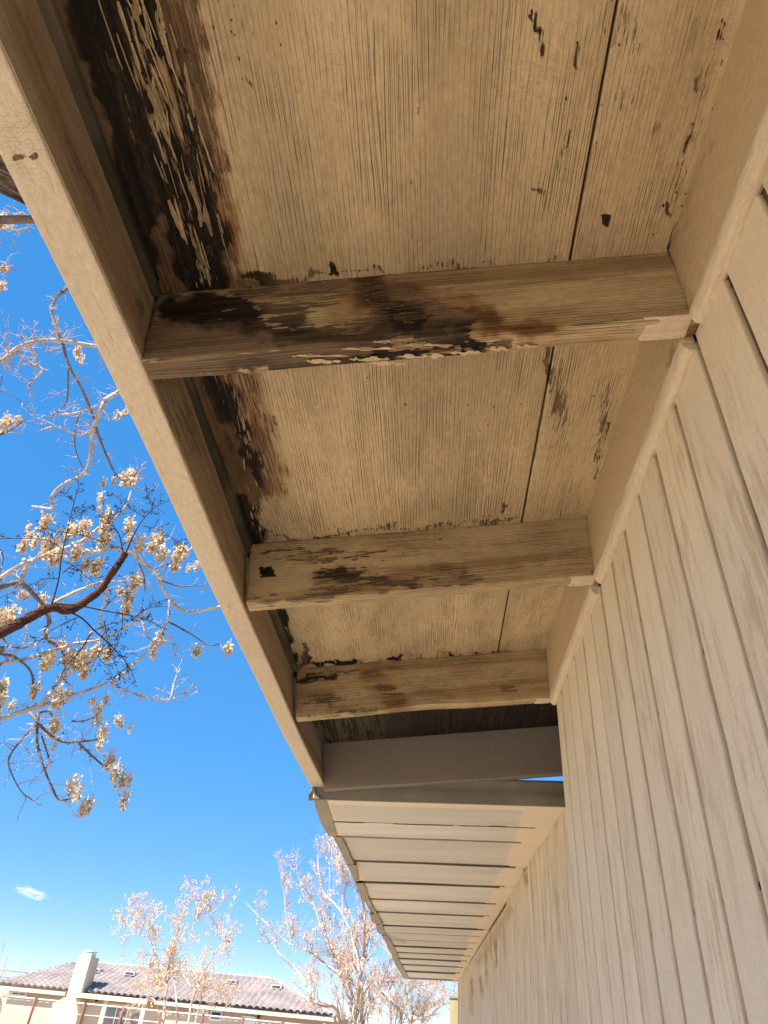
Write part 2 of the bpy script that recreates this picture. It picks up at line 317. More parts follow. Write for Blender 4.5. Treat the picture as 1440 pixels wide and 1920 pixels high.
m_bark_far = bark_mat('tan_bark', (0.58, 0.47, 0.39), (0.36, 0.26, 0.21), 1.2, 0.2)
m_bark_darkfar = bark_mat('grey_bark', (0.20, 0.16, 0.14), (0.11, 0.085, 0.075), 1.2, 0.2)
def big_bark():
    n = NT('furrowed_bark'); p = n.obj(); g = n.map(p, (1, 1, 1)); a = n.noise(n.attr('g', True), 1, 5, 0.7); b = n.noise(p, 40, 3, 0.6)
    c = n.mix(n.step(a, 0.40, 0.62), (0.045, 0.032, 0.026), (0.20, 0.155, 0.125)); c = n.mix(n.step(b, 0.5, 0.8, 0, 0.4), c, (0.27, 0.22, 0.19))
    return n.fin(c, 0.9, n.bump(a, 0.03, 1.0), 0.15)
m_bigbark = big_bark()
def pod_mat(name, c1, c2):
    n = NT(name); p = n.obj(); a = n.noise(p, 25, 2, 0.6); c = n.mix(n.step(a, 0.38, 0.62), c1, c2)
    tr = n.t.nodes.new('ShaderNodeBsdfTranslucent'); n.put(tr.inputs[0], c); mx = n.t.nodes.new('ShaderNodeMixShader'); mx.inputs[0].default_value = 0.3
    n.fin(c, 0.7, None, 0.2); n.t.links.new(n.b.outputs[0], mx.inputs[1]); n.t.links.new(tr.outputs[0], mx.inputs[2]); n.t.links.new(mx.outputs[0], n.out.inputs[0]); return n.m
m_pod = pod_mat('dry_seed_pod', (0.80, 0.68, 0.49), (0.52, 0.36, 0.20))
m_podfar = pod_mat('dry_seed_cluster', (0.78, 0.62, 0.43), (0.66, 0.46, 0.29))
m_berry = NT('black_berry').fin((0.012, 0.008, 0.008), 0.5)

# =================================================================== GROUND
def ground():
    V = []; F = []; xs = np.concatenate([-np.geomspace(1500, 3, 26), np.linspace(-2, 2, 5), np.geomspace(3, 1500, 26)]); n = len(xs)
    P = np.array([[x, y + 12, 0] for x in xs for y in xs])
    r = np.hypot(P[:, 0], P[:, 1]); P[:, 2] = (vnoise(P * 0.4) - 0.5) * 0.10 * np.clip(r / 12, 0, 1)
    F = [(i * n + j, (i + 1) * n + j, (i + 1) * n + j + 1, i * n + j + 1) for i in range(n - 1) for j in range(n - 1)]
    g = mesh('ground', P, F, m_ground, None, True); g['kind'] = 'structure'; g['label'] = 'dry tan dirt ground around the buildings'
ground()

# =================================================================== MAIN BUILDING
B = thing('main_building', 'tan painted wooden building with open rafter eave rotting above grooved siding', 'building')
DK0, DKS = 2.46, 0.135                                    # underside of the deck: z = DK0 + DKS*(x+1.3), survey units
def dz(x): return DK0 + DKS * (x + 1.3)
RY = [1.656, 3.578, 5.534, 7.47]; RT = 0.108
bay_rot = []
# ---- deck panels between the rafters, split at the long seam
def capsd(*a): return a
rot_deck = strokes([
  (60, -60, 300, 590, 60, 40, 30, 1.10), (170, -80, 300, 440, 60, 60, 60, 1.0), (290, 180, 395, 560, 30, 34, 60, 0.84), (200, -60, 330, 330, 60, 30, 90, 0.72),
  (330, -80, 400, 330, 4, 2, 46, 0.52), (350, 230, 430, 520, 8, 8, 44, 0.62), (400, 420, 440, 545, 8, 14, 26, 0.95),
  (238, 30, 300, 200, 3, 5, 16, -0.52), (295, 210, 395, 530, 2, 3, 14, -0.42), (305, 120, 368, 330, 3, 5, 18, -0.42), (150, 150, 190, 240, 1, 3, 12, -0.55), (255, 400, 320, 540, 4, 10, 16, -0.0),
  (476, 512, 502, 526, 4, 6, 16, 1.0), (505, 532, 530, 532, 3, 3, 12, 0.9), (535, 524, 600, 520, 0, 0, 12, 0.62), (624, 500, 625, 520, 1, 3, 9, 1.1), (440, 510, 470, 540, 1, 3, 20, 0.7), (640, 516, 1060, 486, 0, 0, 9, 0.42),
  (1133, 404, 1133, 410, 2, 5, 7, 1.3), (1005, 20, 1018, 100, 0, 0, 7, 0.66), (1012, 10, 1009, 60, 0, 0, 7, 0.6), (1088, 95, 1085, 130, 0, 0, 7, 0.66), (1300, 225, 1288, 290, 0, 0, 7, 0.7), (1344, 40, 1340, 65, 0, 0, 6, 0.7),
  (1352, 110, 1340, 140, 0, 0, 7, 0.66), (1256, 392, 1252, 410, 0, 0, 7, 0.9), (1270, 430, 1262, 470, 0, 2, 14, 0.8), (1150, 30, 1215, 130, 20, 16, 60, 0.27), (1180, 160, 1215, 230, 14, 10, 60, 0.24), (1320, 120, 1262, 460, 2, 2, 20, 0.34),
  (1010, 350, 1016, 372, 0, 0, 8, 0.7), (1064, 250, 1050, 330, 0, 0, 12, 0.34), (460, 150, 470, 170, 2, 2, 10, 0.42),
  # bay 2: grey bare wood, dark ragged rim
  (320, 690, 430, 1030, 40, 30, 30, 1.15), (370, 700, 460, 900, 26, 20, 46, 0.92), (440, 880, 478, 1010, 10, 6, 30, 0.95), (400, 700, 486, 900, 10, 2, 50, 0.62),
  (425, 690, 520, 900, 10, 2, 60, 0.36), (395, 780, 450, 960, 30, 20, 20, 1.1), (500, 780, 512, 830, 0, 0, 12, 0.5), (500, 1008, 980, 978, 0, 0, 8, 0.42), (538, 1006, 556, 1010, 0, 0, 10, 0.8), (590, 1002, 622, 1006, 0, 0, 9, 0.85), (940, 950, 942, 962, 0, 0, 7, 0.9),
  (1030, 660, 1036, 700, 0, 1, 10, 1.0), (1050, 680, 1045, 800, 6, 6, 40, 0.24), (1140, 700, 1120, 900, 2, 2, 20, 0.26),
  # bay 3
  (505, 1130, 548, 1255, 10, 6, 22, 0.95), (570, 1215, 575, 1240, 0, 2, 12, 0.9), (590, 1245, 665, 1240, 0, 0, 12, 0.85), (725, 1236, 750, 1235, 0, 1, 9, 1.0), (560, 1250, 1000, 1222, 0, 0, 8, 0.46), (845, 1226, 852, 1230, 0, 1, 7, 0.95)])
dark_deck = strokes([
  (95, -60, 285, 540, 70, 30, 30, 0.30), (185, -80, 345, 420, 70, 75, 40, 1.05), (300, 250, 385, 520, 40, 30, 30, 0.95), (365, 280, 395, 480, 6, 6, 20, 0.9), (275, 490, 288, 545, 10, 12, 10, 1.0), (302, 425, 322, 540, 3, 6, 20, -0.8), (160, 130, 200, 260, 2, 4, 20, -0.6), (210, 100, 300, 380, 2, 2, 16, -0.5),
  (478, 508, 502, 528, 12, 12, 14, 0.55), (624, 496, 625, 520, 8, 8, 10, 0.9), (1133, 398, 1133, 408, 8, 9, 8, 0.8), (1000, 0, 1340, 300, 200, 200, 10, 0.55),
  (385, 690, 432, 770, 8, 14, 30, 0.8), (445, 770, 484, 900, 2, 3, 22, 0.85), (452, 945, 484, 1010, 6, 8, 20, 1.0), (425, 820, 445, 890, 4, 8, 34, 0.45), (505, 1130, 555, 1255, 16, 14, 14, 0.85), (600, 1240, 900, 1225, 20, 20, 10, 0.9)])
stn_deck = strokes([
  (260, -60, 345, 100, 40, 20, 60, 0.85), (325, -40, 395, 380, 26, 16, 50, 0.75), (370, 250, 440, 540, 26, 16, 40, 0.72), (200, 0, 330, 480, 60, 40, 60, 0.6), (340, 560, 420, 700, 10, 10, 20, 0.4), (440, 700, 500, 900, 22, 16, 60, 0.62), (490, 860, 500, 940, 12, 8, 30, 0.42),
  (700, 600, 760, 500, 1, 1, 10, 0.0), (1150, 60, 1210, 240, 70, 60, 120, 0.24), (1320, 60, 1262, 460, 16, 6, 30, 0.35), (480, 528, 1060, 492, 3, 3, 10, 0.35), (540, 1010, 980, 978, 3, 3, 8, 0.3), (560, 1250, 1000, 1222, 3, 3, 8, 0.4)])
def deck_panel(x0, x1, y0, y1, m, seed, name='deck_panel', flds=True, res=0.006, th=0.055):
    o = wu([x0, y0, dz(x0)]); ea = wu([x1, y0, dz(x1)]) - o; eb = np.array([0, (y1 - y0) * U, 0]); ec = np.array([0, 0, th * U])
    return slab(name, o, ea, eb, ec, (int(np.linalg.norm(ea) / res), int(abs(y1 - y0) * U / res), 1), m, B, grain=1, rnd=0.0015, rough=0.0004,
                fields={'rot': rot_deck, 'dark': dark_deck, 'stn': stn_deck} if flds else None, seed=seed)
SEAM = 0.525
for (a, b, res) in ((-1.2, 3.62, 0.0036), (3.62, 7.58, 0.005)):
    deck_panel(-1.36, SEAM - 0.006, a, b - 0.004, m_deck if a < 2 else m_deck, a + 9, res=res)
    deck_panel(SEAM + 0.006, 1.02, a, b - 0.004, m_deck, a + 3, res=res)
# dark replacement sheet over the last bay, stained black
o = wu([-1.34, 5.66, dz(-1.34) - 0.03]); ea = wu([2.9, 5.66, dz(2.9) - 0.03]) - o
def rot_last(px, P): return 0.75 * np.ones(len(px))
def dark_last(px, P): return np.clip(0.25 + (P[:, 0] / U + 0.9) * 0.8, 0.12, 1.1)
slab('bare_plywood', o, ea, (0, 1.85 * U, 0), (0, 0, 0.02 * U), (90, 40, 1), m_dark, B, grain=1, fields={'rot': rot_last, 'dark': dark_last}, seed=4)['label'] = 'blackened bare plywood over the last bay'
# roof covering above the deck, from the eave edge to past the wall
o = wu([-1.62, -9, dz(-1.62) + 0.062]); ea = wu([9, -9, dz(9) + 0.062]) - o
m_shingle = metal_mat('asphalt_roofing', (0.12, 0.11, 0.10), (0.2, 0.18, 0.16))
slab('roof_covering', o, ea, (0, 16.75 * U, 0), (0, 0, 0.06 * U), (30, 40, 1), m_shingle, B, rnd=0.004)

# ---- fascia: board square to the roof, seen from below and behind
fo_b = np.array([-1.385, 0, 1.995]); fi_b = np.array([-1.228, 0, 2.005]); fi_t = np.array([-1.318, 0, 2.475])
def fascia_wob(Q, L, P):
    y = P[:, 1] / U; d = np.zeros((len(P), 3)); d[:, 0] = 0.012 * U * np.sin(y * 0.9 + 0.4) - 0.004 * U * np.sin(y * 2.3); d[:, 2] = 0.008 * U * np.sin(y * 0.7); return d
stn_fas = strokes([(30, 40, 240, 560, 8, 16, 60, 0.42), (250, 500, 270, 640, 8, 8, 30, 0.4), (300, 720, 420, 1000, 10, 16, 60, 0.22), (440, 1040, 520, 1250, 8, 8, 30, 0.3)])
rot_fas = strokes([(120, 260, 190, 400, 3, 3, 12, 0.48), (255, 560, 262, 600, 3, 3, 10, 0.7), (330, 760, 350, 800, 10, 12, 30, 0.42), (300, 720, 360, 840, 12, 12, 40, 0.40)])
FY0, FY1 = -6.0, 7.80
o = wu(fi_b + [0, FY0, 0]); eb = wu(fo_b) - wu(fi_b); ec = wu(fi_t) - wu(fi_b)
split = 0.035                                              # a thin inner facing carries the brown water stain
slab('fascia_board', o - eb * 0.0 + eb * split, (0, (FY1 - FY0) * U, 0), eb * (1 - split), ec * 1.18, (900, 7, 14), m_fascia, B, grain=0, rnd=0.0035, rough=0.0008, rfreq=5, wob=fascia_wob,
     fields={'rot': strokes([(22, 303, 48, 300, 0, 0, 5, 1.0), (48, 300, 68, 306, 0, 0, 4, .9), (56, 294, 82, 317, 0, 0, 4, .9), (45, 350, 47, 348, 0, 1, 4, 1), (92, 373, 97, 373, 0, 1, 4, 1), (150, 480, 200, 640, 6, 8, 30, 0.20), (240, 760, 300, 860, 6, 6, 30, 0.18)]), 'stn': strokes([(150, 560, 190, 600, 4, 4, 30, 0.12)])}, seed=1)
slab('fascia_backing', o + ec * 0.02, (0, (FY1 - FY0) * U, 0), eb * (split - 0.004), ec * 1.0, (420, 2, 22), m_fascia_in, B, grain=0, rnd=0.0012, rough=0.0006, rfreq=5, wob=fascia_wob,
     fields={'rot': rot_fas, 'stn': stn_fas}, seed=2)
# slim strip at the foot of the deck along the fascia (green with algae)
nal = NT('algae_strip'); gg = nal.attr('g', True); aa = nal.noise(nal.map(gg, (5, 60, 60)), 1, 4, 0.6); bb = nal.noise(nal.map(gg, (3, 8, 8)), 1, 3, 0.6)
m_algae = nal.fin(nal.mix(nal.step(bb, 0.4, 0.62), nal.mix(aa, (0.025, 0.026, 0.017), (0.065, 0.058, 0.04)), nal.mix(aa, (0.08, 0.062, 0.042), (0.20, 0.16, 0.115))), 0.85, nal.bump(aa, 0.002, 0.8), 0.2)
for k, (a, b) in enumerate(((-1.2, RY[0]), (RY[0] + RT, RY[1]), (RY[1] + RT, RY[2]), (RY[2] + RT, RY[3]))):
    slab('eave_strip', wu([-1.325, a + 0.004, 2.425]), (0, (b - a - 0.008) * U, 0), wu([-1.262, 0, 2.435]) - wu([-1.325, 0, 2.425]), (0, 0, 0.045 * U), (60, 3, 2), m_algae, B, rnd=0.001, seed=k)

# ---- rafters
rot_r = [strokes([
   (270, 600, 420, 640, 50, 56, 30, 0.86), (300, 668, 700, 645, 30, 24, 34, 0.95), (330, 578, 460, 588, 14, 20, 30, 0.9), (560, 625, 860, 622, 14, 8, 34, 0.85), (470, 550, 560, 600, 6, 14, 50, 0.62), (275, 700, 560, 690, 8, 6, 18, 0.50), (400, 692, 780, 672, 8, 8, 16, 0.9),
   (790, 665, 960, 650, 1, 0, 14, 0.66), (700, 560, 800, 590, 14, 14, 60, 0.48), (560, 545, 760, 535, 2, 1, 18, 0.42), (430, 552, 470, 550, 6, 6, 12, 0.75), (500, 570, 640, 560, 10, 10, 30, 0.46), (600, 700, 800, 684, 0, 0, 10, 0.5)]),
  strokes([(600, 1078, 720, 1090, 4, 4, 30, 0.44), (590, 1105, 900, 1092, 3, 1, 16, 0.44), (500, 1070, 512, 1072, 5, 5, 5, 1.2), (520, 1050, 720, 1040, 2, 2, 10, 0.55), (480, 1125, 620, 1120, 4, 4, 10, 0.5), (740, 1098, 900, 1080, 3, 3, 10, 0.6), (470, 1040, 640, 1030, 2, 2, 10, 0.5)]),
  strokes([(560, 1275, 625, 1268, 2, 1, 12, 0.85), (570, 1315, 640, 1310, 0, 2, 20, 0.5), (720, 1290, 745, 1310, 2, 4, 26, 0.46), (945, 1290, 965, 1295, 2, 2, 12, 0.7), (600, 1262, 700, 1258, 2, 2, 8, 0.55), (575, 1345, 700, 1335, 2, 2, 8, 0.5)]),
  None]
dark_r = [strokes([(320, 578, 470, 582, 12, 18, 26, 0.85), (380, 600, 560, 612, 6, 16, 34, 0.6), (560, 628, 900, 625, 10, 6, 30, 0.62), (440, 690, 720, 678, 5, 8, 26, 0.62), (700, 560, 760, 600, 10, 24, 40, 0.9), (700, 660, 900, 650, 10, 8, 10, 0.7)]),
  strokes([(600, 1075, 720, 1088, 8, 8, 30, 0.55), (500, 1070, 512, 1072, 5, 5, 5, 1.2)]), strokes([(560, 1275, 625, 1268, 2, 2, 16, 0.6)]), None]
stn_r = [strokes([(690, 555, 790, 600, 10, 20, 80, 1.0), (780, 602, 1040, 616, 10, 0, 40, 0.85), (640, 580, 760, 640, 14, 14, 60, 0.6), (550, 545, 700, 540, 4, 6, 40, 0.5), (740, 545, 800, 560, 10, 10, 50, 0.8), (820, 580, 900, 600, 16, 10, 50, 0.6), (600, 700, 1200, 640, 1, 1, 12, 0.25), (1285, 620, 1320, 618, 16, 16, 8, 0.62)]),
  strokes([(740, 1078, 860, 1076, 6, 6, 30, 0.65), (600, 1085, 720, 1095, 8, 8, 30, 0.55), (700, 1010, 760, 1020, 8, 8, 40, 0.35), (460, 1120, 1000, 1085, 3, 2, 14, 0.4), (880, 1050, 960, 1060, 6, 6, 26, 0.35), (1115, 1080, 1130, 1080, 8, 8, 6, 0.6)]),
  strokes([(700, 1270, 745, 1320, 10, 12, 34, 0.6), (900, 1300, 1000, 1290, 10, 10, 30, 0.35), (740, 1250, 760, 1290, 8, 8, 20, 0.4), (570, 1300, 640, 1330, 10, 10, 40, 0.3)]), None]
def rz(x): return 2.008 + 0.137 * (x + 1.222)             # underside of the rafters
for k, y in enumerate(RY):
    x0, x1 = -1.216, (1.015 if k < 3 else 2.2)
    if k == 3: rz0 = lambda x: 1.935 + 0.128 * (x + 1.222)
    else: rz0 = rz
    o = wu([x0, y, rz0(x0)]); ea = wu([x1, y, rz0(x1)]) - o; up = np.array([-0.135, 0, 1.0]); up /= np.linalg.norm(up); ec = up * (0.458 if k < 3 else 0.66) * U
    def wobr(Q, L, P, k=k):
        d = np.zeros((len(P), 3)); t = Q[:, 0] / L[0]
        e = np.clip(1 - Q[:, 2] / 0.02, 0, 1)
        d[:, 2] = e * ((vnoise(np.stack([Q[:, 0] * 9, Q[:, 1] * 30, Q[:, 0] * 0 + k * 5], 1)) - 0.5) * (0.006 if k == 0 else 0.003))
        if k == 2: d[:, 2] += e * 0.007 * np.exp(-((t - 0.47) / 0.16) ** 2) - 0 * e
        return d
    r = slab('rafter', o, ea, (0, RT * U, 0), ec, (150 if k < 3 else 60, 8, 34 if k < 3 else 12), m_rafter if k < 3 else m_grey, B, grain=0, rnd=0.003, rough=0.0007, rfreq=6, wob=wobr,
         fields={'rot': rot_r[k], 'dark': dark_r[k], 'stn': stn_r[k]} if rot_r[k] else None, seed=k * 2 + 1)
    r['label'] = ['rafter with dark rot, bare wood and curling paint, nearest one', 'cracked tan rafter with brown streaks, second one', 'cracked tan rafter with a knot, third one', 'grey unpainted rafter at the far end of the eave'][k]
    if k < 3:                                             # fresh overspray near the wall
        o2 = wu([0.80 + 0.03 * k, y - 0.004, rz(0.80 + 0.03 * k) - 0.006]); e2 = wu([0.965, y, rz(0.965) - 0.006]) - wu([0.80 + 0.03 * k, y, rz(0.80 + 0.03 * k) - 0.006])
        slab('paint_patch', o2, e2, (0, (RT + 0.004) * U, 0), (0, 0, 0.010 * U), (16, 8, 1), m_bead, B, grain=0, rnd=0.001, rough=0.0004, seed=k,
             wob=lambda Q, L, P: np.stack([-1.0 * (Q[:, 0] < L[0] * 0.3) * (vnoise(np.stack([Q[:, 1] * 300, Q[:, 1] * 0, Q[:, 1] * 0 + 2], 1))) * 0.012, Q[:, 0] * 0, Q[:, 0] * 0], 1))
# curled paint flakes hanging from the worn lower edge of the first rafter
fl_spots = [(548, 652, 668, 0), (575, 640, 676, 1), (640, 742, 655, 0), (655, 730, 672, 1), (745, 835, 667, 1), (760, 850, 648, 0), (842, 905, 660, 1), (912, 960, 653, 1), (690, 762, 680, 1), (700, 735, 642, 0), (968, 1010, 648, 1)]
for i, (xa, xb, yy, und) in enumerate(fl_spots):
    n_ = 16; V = []; F = []; w1 = w2 = 0.01
    for a in range(n_ + 1):
        u = xa + (xb - xa) * (a + 0.35 * (random.random() - .5)) / n_
        if und: p = on(u, yy, 2, rz(0)); p = on(u, yy, 2, rz(p[0])); p = on(u, yy, 2, rz(p[0])) - np.array([0, 0, 0.003]); q = np.array([0, -1, 0.0]); nn = np.array([0, 0, -1.0])
        else: p = on(u, yy, 1, RY[0] - 0.003); q = np.array([0, 0, -1.0]); nn = np.array([0, -1.0, 0])
        if a % 3 == 0 or random.random() < .25: w1 = random.uniform(.002, .016); w2 = random.uniform(.003, .020)
        e_ = min(1, a / 2.0, (n_ - a) / 2.0); cu = (0.004 + 0.012 * vnoise(np.array([[a * .3, i, 0]]))[0]) * e_
        V += [wu(p - q * w1 * e_), wu(p + q * w2 * e_ * .2 + nn * .001), wu(p + q * (w2 * e_ + .0005) + nn * cu)]
    for a in range(n_):
        for c in range(2): F.append((a * 3 + c, a * 3 + c + 1, a * 3 + c + 4, a * 3 + c + 3))
    z = np.zeros(len(V)); o_ = mesh('paint_flake', V, F, m_block, B, False, {'g': np.array(V), 'rot': z, 'dark': z, 'stn': z})
    md = o_.modifiers.new('t', 'SOLIDIFY'); md.thickness = 0.0007; md.offset = 0

# paint curling off along the rotten side of the deck
random.seed(44)
for i in range(84):
    if i < 60: t = random.random(); yy = -40 + 570 * t; xx = 235 + 165 * t + random.gauss(0, 22) + (30 if random.random() < .3 else 0)
    else: t = random.random(); yy = 715 + 290 * t; xx = 425 + 62 * t ** .7 + random.gauss(0, 7)
    d = ray(xx, yy); tt = (DK0 + DKS * 1.3) / (d[2] - DKS * d[0]); p = d * tt
    if p[1] > RY[0] - .03 and i < 60: continue
    L = random.uniform(.05, .20) * (1 if i < 60 else .6); wd = random.uniform(.004, .012) * (1 if i < 60 else .7); V = []; F = []; n_ = 7; tilt = random.gauss(0, .1); cu = random.uniform(.004, .022); sd_ = random.choice((-1, 1))
    if i < 60: L = min(L, RY[0] - .02 - p[1])
    for a in range(n_ + 1):
        e_ = min(1, (a + .5) / 1.2, (n_ - a + .5) / 1.2) * random.uniform(.55, 1.2); y = p[1] + L * a / n_; x = p[0] + tilt * (y - p[1])
        for c, (ox, oz) in enumerate(((-.5, .0), (0, .1), (.5, 1))): xx_ = x + sd_ * ox * wd * e_; V.append(wu([xx_, y, dz(xx_) - .003 - oz * cu * e_]))
    for a in range(n_):
        for c in range(2): F.append((a * 3 + c, a * 3 + c + 1, a * 3 + c + 4, a * 3 + c + 3))
    z = np.zeros(len(V)); o_ = mesh('paint_flake', V, F, m_deck, B, False, {'g': np.array(V) * 1.0, 'rot': z, 'dark': z, 'stn': z + (.35 if random.random() < .5 else 0)})
    md = o_.modifiers.new('t', 'SOLIDIFY'); md.thickness = 0.0006; md.offset = 0

# ---- blocking between rafters at the wall, and the half-round bead under it
edges = [-1.2, RY[0], RY[1], RY[2]]
stn_blk = strokes([(1262, 470, 1300, 588, 3, 3, 14, 0.35), (1340, 250, 1262, 470, 2, 2, 10, 0.4), (1270, 650, 1255, 690, 6, 4, 10, 0.6)])
for k in range(3):
    a = edges[k] + (RT if k else 0) + 0.003; b = edges[k + 1] - 0.003
    slab('blocking_board', wu([0.955, a, 2.285]), (0, (b - a) * U, 0), (0.05 * U, 0, 0), (0, 0, 0.50 * U), (60, 2, 18), m_block, B, grain=0, rnd=0.0015, rough=0.0006, fields={'stn': stn_blk}, seed=k)
def bead(a, b, k):
    N = 90; Kk = 14; V = []; F = []; G = []
    for i in range(N + 1):
        y = a + (b - a) * i / N
        for j in range(Kk):
            th = math.radians(160 + (325 - 160) * j / (Kk - 1)) if True else 0
            rr = 0.045 + 0.007 * (vnoise(np.array([[y * 6, j * 0.5, k]]))[0] - 0.5) + 0.005 * (vnoise(np.array([[y * 22, j * 0.9, k]]))[0] - 0.5)
            cx, cz = 1.003 - 0.012, 2.298
            x = cx + rr * 0.95 * math.cos(th) ; z = cz + rr * 1.25 * math.sin(th)
            x = min(x, 1.02)
            V.append(wu([x, y, z])); G.append((y * U, j * 0.004, k))
    for i in range(N):
        for j in range(Kk - 1): F.append((i * Kk + j, (i + 1) * Kk + j, (i + 1) * Kk + j + 1, i * Kk + j + 1))
    for b0, rev in ((0, True), (N * Kk, False)):
        q0 = len(V)
        for j in range(Kk): V.append(V[b0 + j]); G.append(G[b0 + j])
        F.append(tuple(range(q0, q0 + Kk))[::-1] if rev else tuple(range(q0, q0 + Kk)))
    z = np.zeros(len(V)); mesh('bead_moulding', V, F, m_bead, B, True, {'g': np.array(G), 'rot': z, 'dark': z, 'stn': z})
for k in range(3): bead(edges[k] + (RT + 0.01 if k else 0), edges[k + 1] + (-0.004 if k < 2 else 0.0), k)

# ---- near wall: siding strips between grooves, real grooves
GP = 0.3167; GW = 0.038; g0 = 2.078
wallb = thing if False else None
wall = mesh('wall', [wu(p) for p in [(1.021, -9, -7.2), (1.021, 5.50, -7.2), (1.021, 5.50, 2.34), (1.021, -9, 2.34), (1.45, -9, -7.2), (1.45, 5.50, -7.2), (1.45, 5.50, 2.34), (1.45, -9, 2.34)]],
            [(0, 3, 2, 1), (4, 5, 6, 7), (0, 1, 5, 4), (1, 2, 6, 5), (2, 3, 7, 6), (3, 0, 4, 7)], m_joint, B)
def plank_wob(seed):
    def f(Q, L, P):
        z = Q[:, 2]; d = np.zeros((len(P), 3)); s = (Q[:, 1] / L[1] - 0.5) * 2
        c = vnoise(np.stack([z * 3.0, z * 0 + seed, z * 0], 1)) - 0.5; e = vnoise(np.stack([z * 13.0, s * 3 + 7, z * 0 + seed * 3], 1)) - 0.5
        d[:, 1] = 0.0022 * c + 0.0016 * e * np.abs(s); d[:, 0] = 0.0010 * (vnoise(np.stack([z * 2.0, z * 0 + 5, z * 0 + seed], 1)) - 0.5); return d
    return f
k0 = -24
for k in range(k0, 11):
    ya = g0 + GP * k + GW / 2; yb = g0 + GP * (k + 1) - GW / 2
    if yb > 5.5: yb = 5.49
    if yb - ya < 0.03: continue
    vis = k >= -6
    slab('siding_strip', wu([1.0, ya, -7.1]), (0.03 * U, 0, 0), (0, (yb - ya) * U, 0), (0, 0, (2.30 + 7.1) * U), (1, 4, 130 if vis else 10), m_siding, wall, grain=2, rnd=0.0025, rough=0.0007 if vis else 0, rfreq=5, wob=plank_wob(k) if vis else None, seed=k * 1.37 + 40)
# nail heads and knots sitting in the grooves (seen as dark dots)
nails = [(1421, 1659), (1351, 1690), (1300, 1712), (1256, 1733), (1220, 1751), (1190, 1765), (1163, 1777), (1140, 1787), (1119, 1795), (1101, 1806), (1440 - 26, 1056), (1365, 1142), (1268, 1027), (1312, 1225), (1201, 1156), (1232, 1335), (1270, 1280), (1174, 1210), (1150, 1454), (1129, 1487), (1110, 1512), (1094, 1537), (1080, 1560), (1174, 1420), (1362, 543)]
for i, (u, v) in enumerate(nails[:10] + nails[12:18] + nails[20:]):
    p = on(u, v, 0, 1.0); kk = round((p[1] - g0) / GP); p[1] = g0 + GP * kk; s = 0.0019
    c = wu([1.0, p[1], p[2]]); V = []; F = []
    for a in range(2):
        for j in range(8): t = j * math.pi / 4; V.append(c + np.array([0.0028 + a * 0.001, math.cos(t) * 0.0016, math.sin(t) * s * 2]))
    F = [tuple(range(8))] + [(j, (j + 1) % 8, 8 + (j + 1) % 8, 8 + j) for j in range(8)]
    mesh('nail_head', V, F, m_hole, wall)
# small scuffs on the nearest strips come with the paint; body of the building behind the wall
bodym = NT('interior_wood').fin((0.12, 0.09, 0.07), 0.9)
slab('building_body', wu([1.46, -9, -7.2]), (7 * U, 0, 0), (0, 16.6 * U, 0), (0, 0, 9.6 * U), (2, 2, 2), bodym, B, rnd=0.003, rough=0)
slab('gable_wall', wu([1.02, -9.3, -7.2]), (7.4 * U, 0, 0), (0, 0.2 * U, 0), (0, 0, 9.9 * U), (2, 1, 2), m_siding, B, rnd=0.003, rough=0, grain=2)

# =================================================================== WING WITH THE LOW BOXED SOFFIT
Wg = thing('low_wing', 'lower wing beyond the open rafters, with boxed board soffit and weathered grooved wall', 'building')
SX = 0.034; SK = 0.0030; Y0 = 7.62
def sz(x, y): return 1.930 + SX * x - SK * (y - Y0)
def on_soffit(u, v):
    d = ray(u, v); t = (1.930 + SK * Y0) / (d[2] - SX * d[0] + SK * d[1]); return d * t
seam_px = [1506, 1546, 1574, 1623, 1661, 1692, 1716, 1741, 1754, 1766, 1778, 1790, 1801, 1812, 1824, 1837]
ys = [on_soffit(810, v)[1] for v in seam_px]; ys[0] = Y0
YE = ys[-1]
nl = (0.15 - 0.0); WX = 1.395
def sof_rot(px, P):
    x = P[:, 0] / U; y = P[:, 1] / U
    b = 1.02 - 0.0 * y + 0.10 * (vnoise(np.stack([y * 0.9, y * 0, y * 0], 1)) - 0.5)
    v = np.clip(0.5 + (x - b) * 3.5, 0, 1.4); v = np.maximum(v, np.clip(0.9 - (y - Y0 - 0.18) * 6, 0, 1)); v = np.maximum(v, np.clip(0.62 - (x + 1.20) * 4, 0, 1) * 0.9); return v
stn_sof = strokes([(760, 1765, 640, 1735, 2, 2, 8, 0.5), (984, 1640, 988, 1632, 3, 4, 4, 1.2), (650, 1735, 700, 1732, 2, 2, 5, 0.5)])
def step_dark(px, P):
    return np.zeros(len(px))
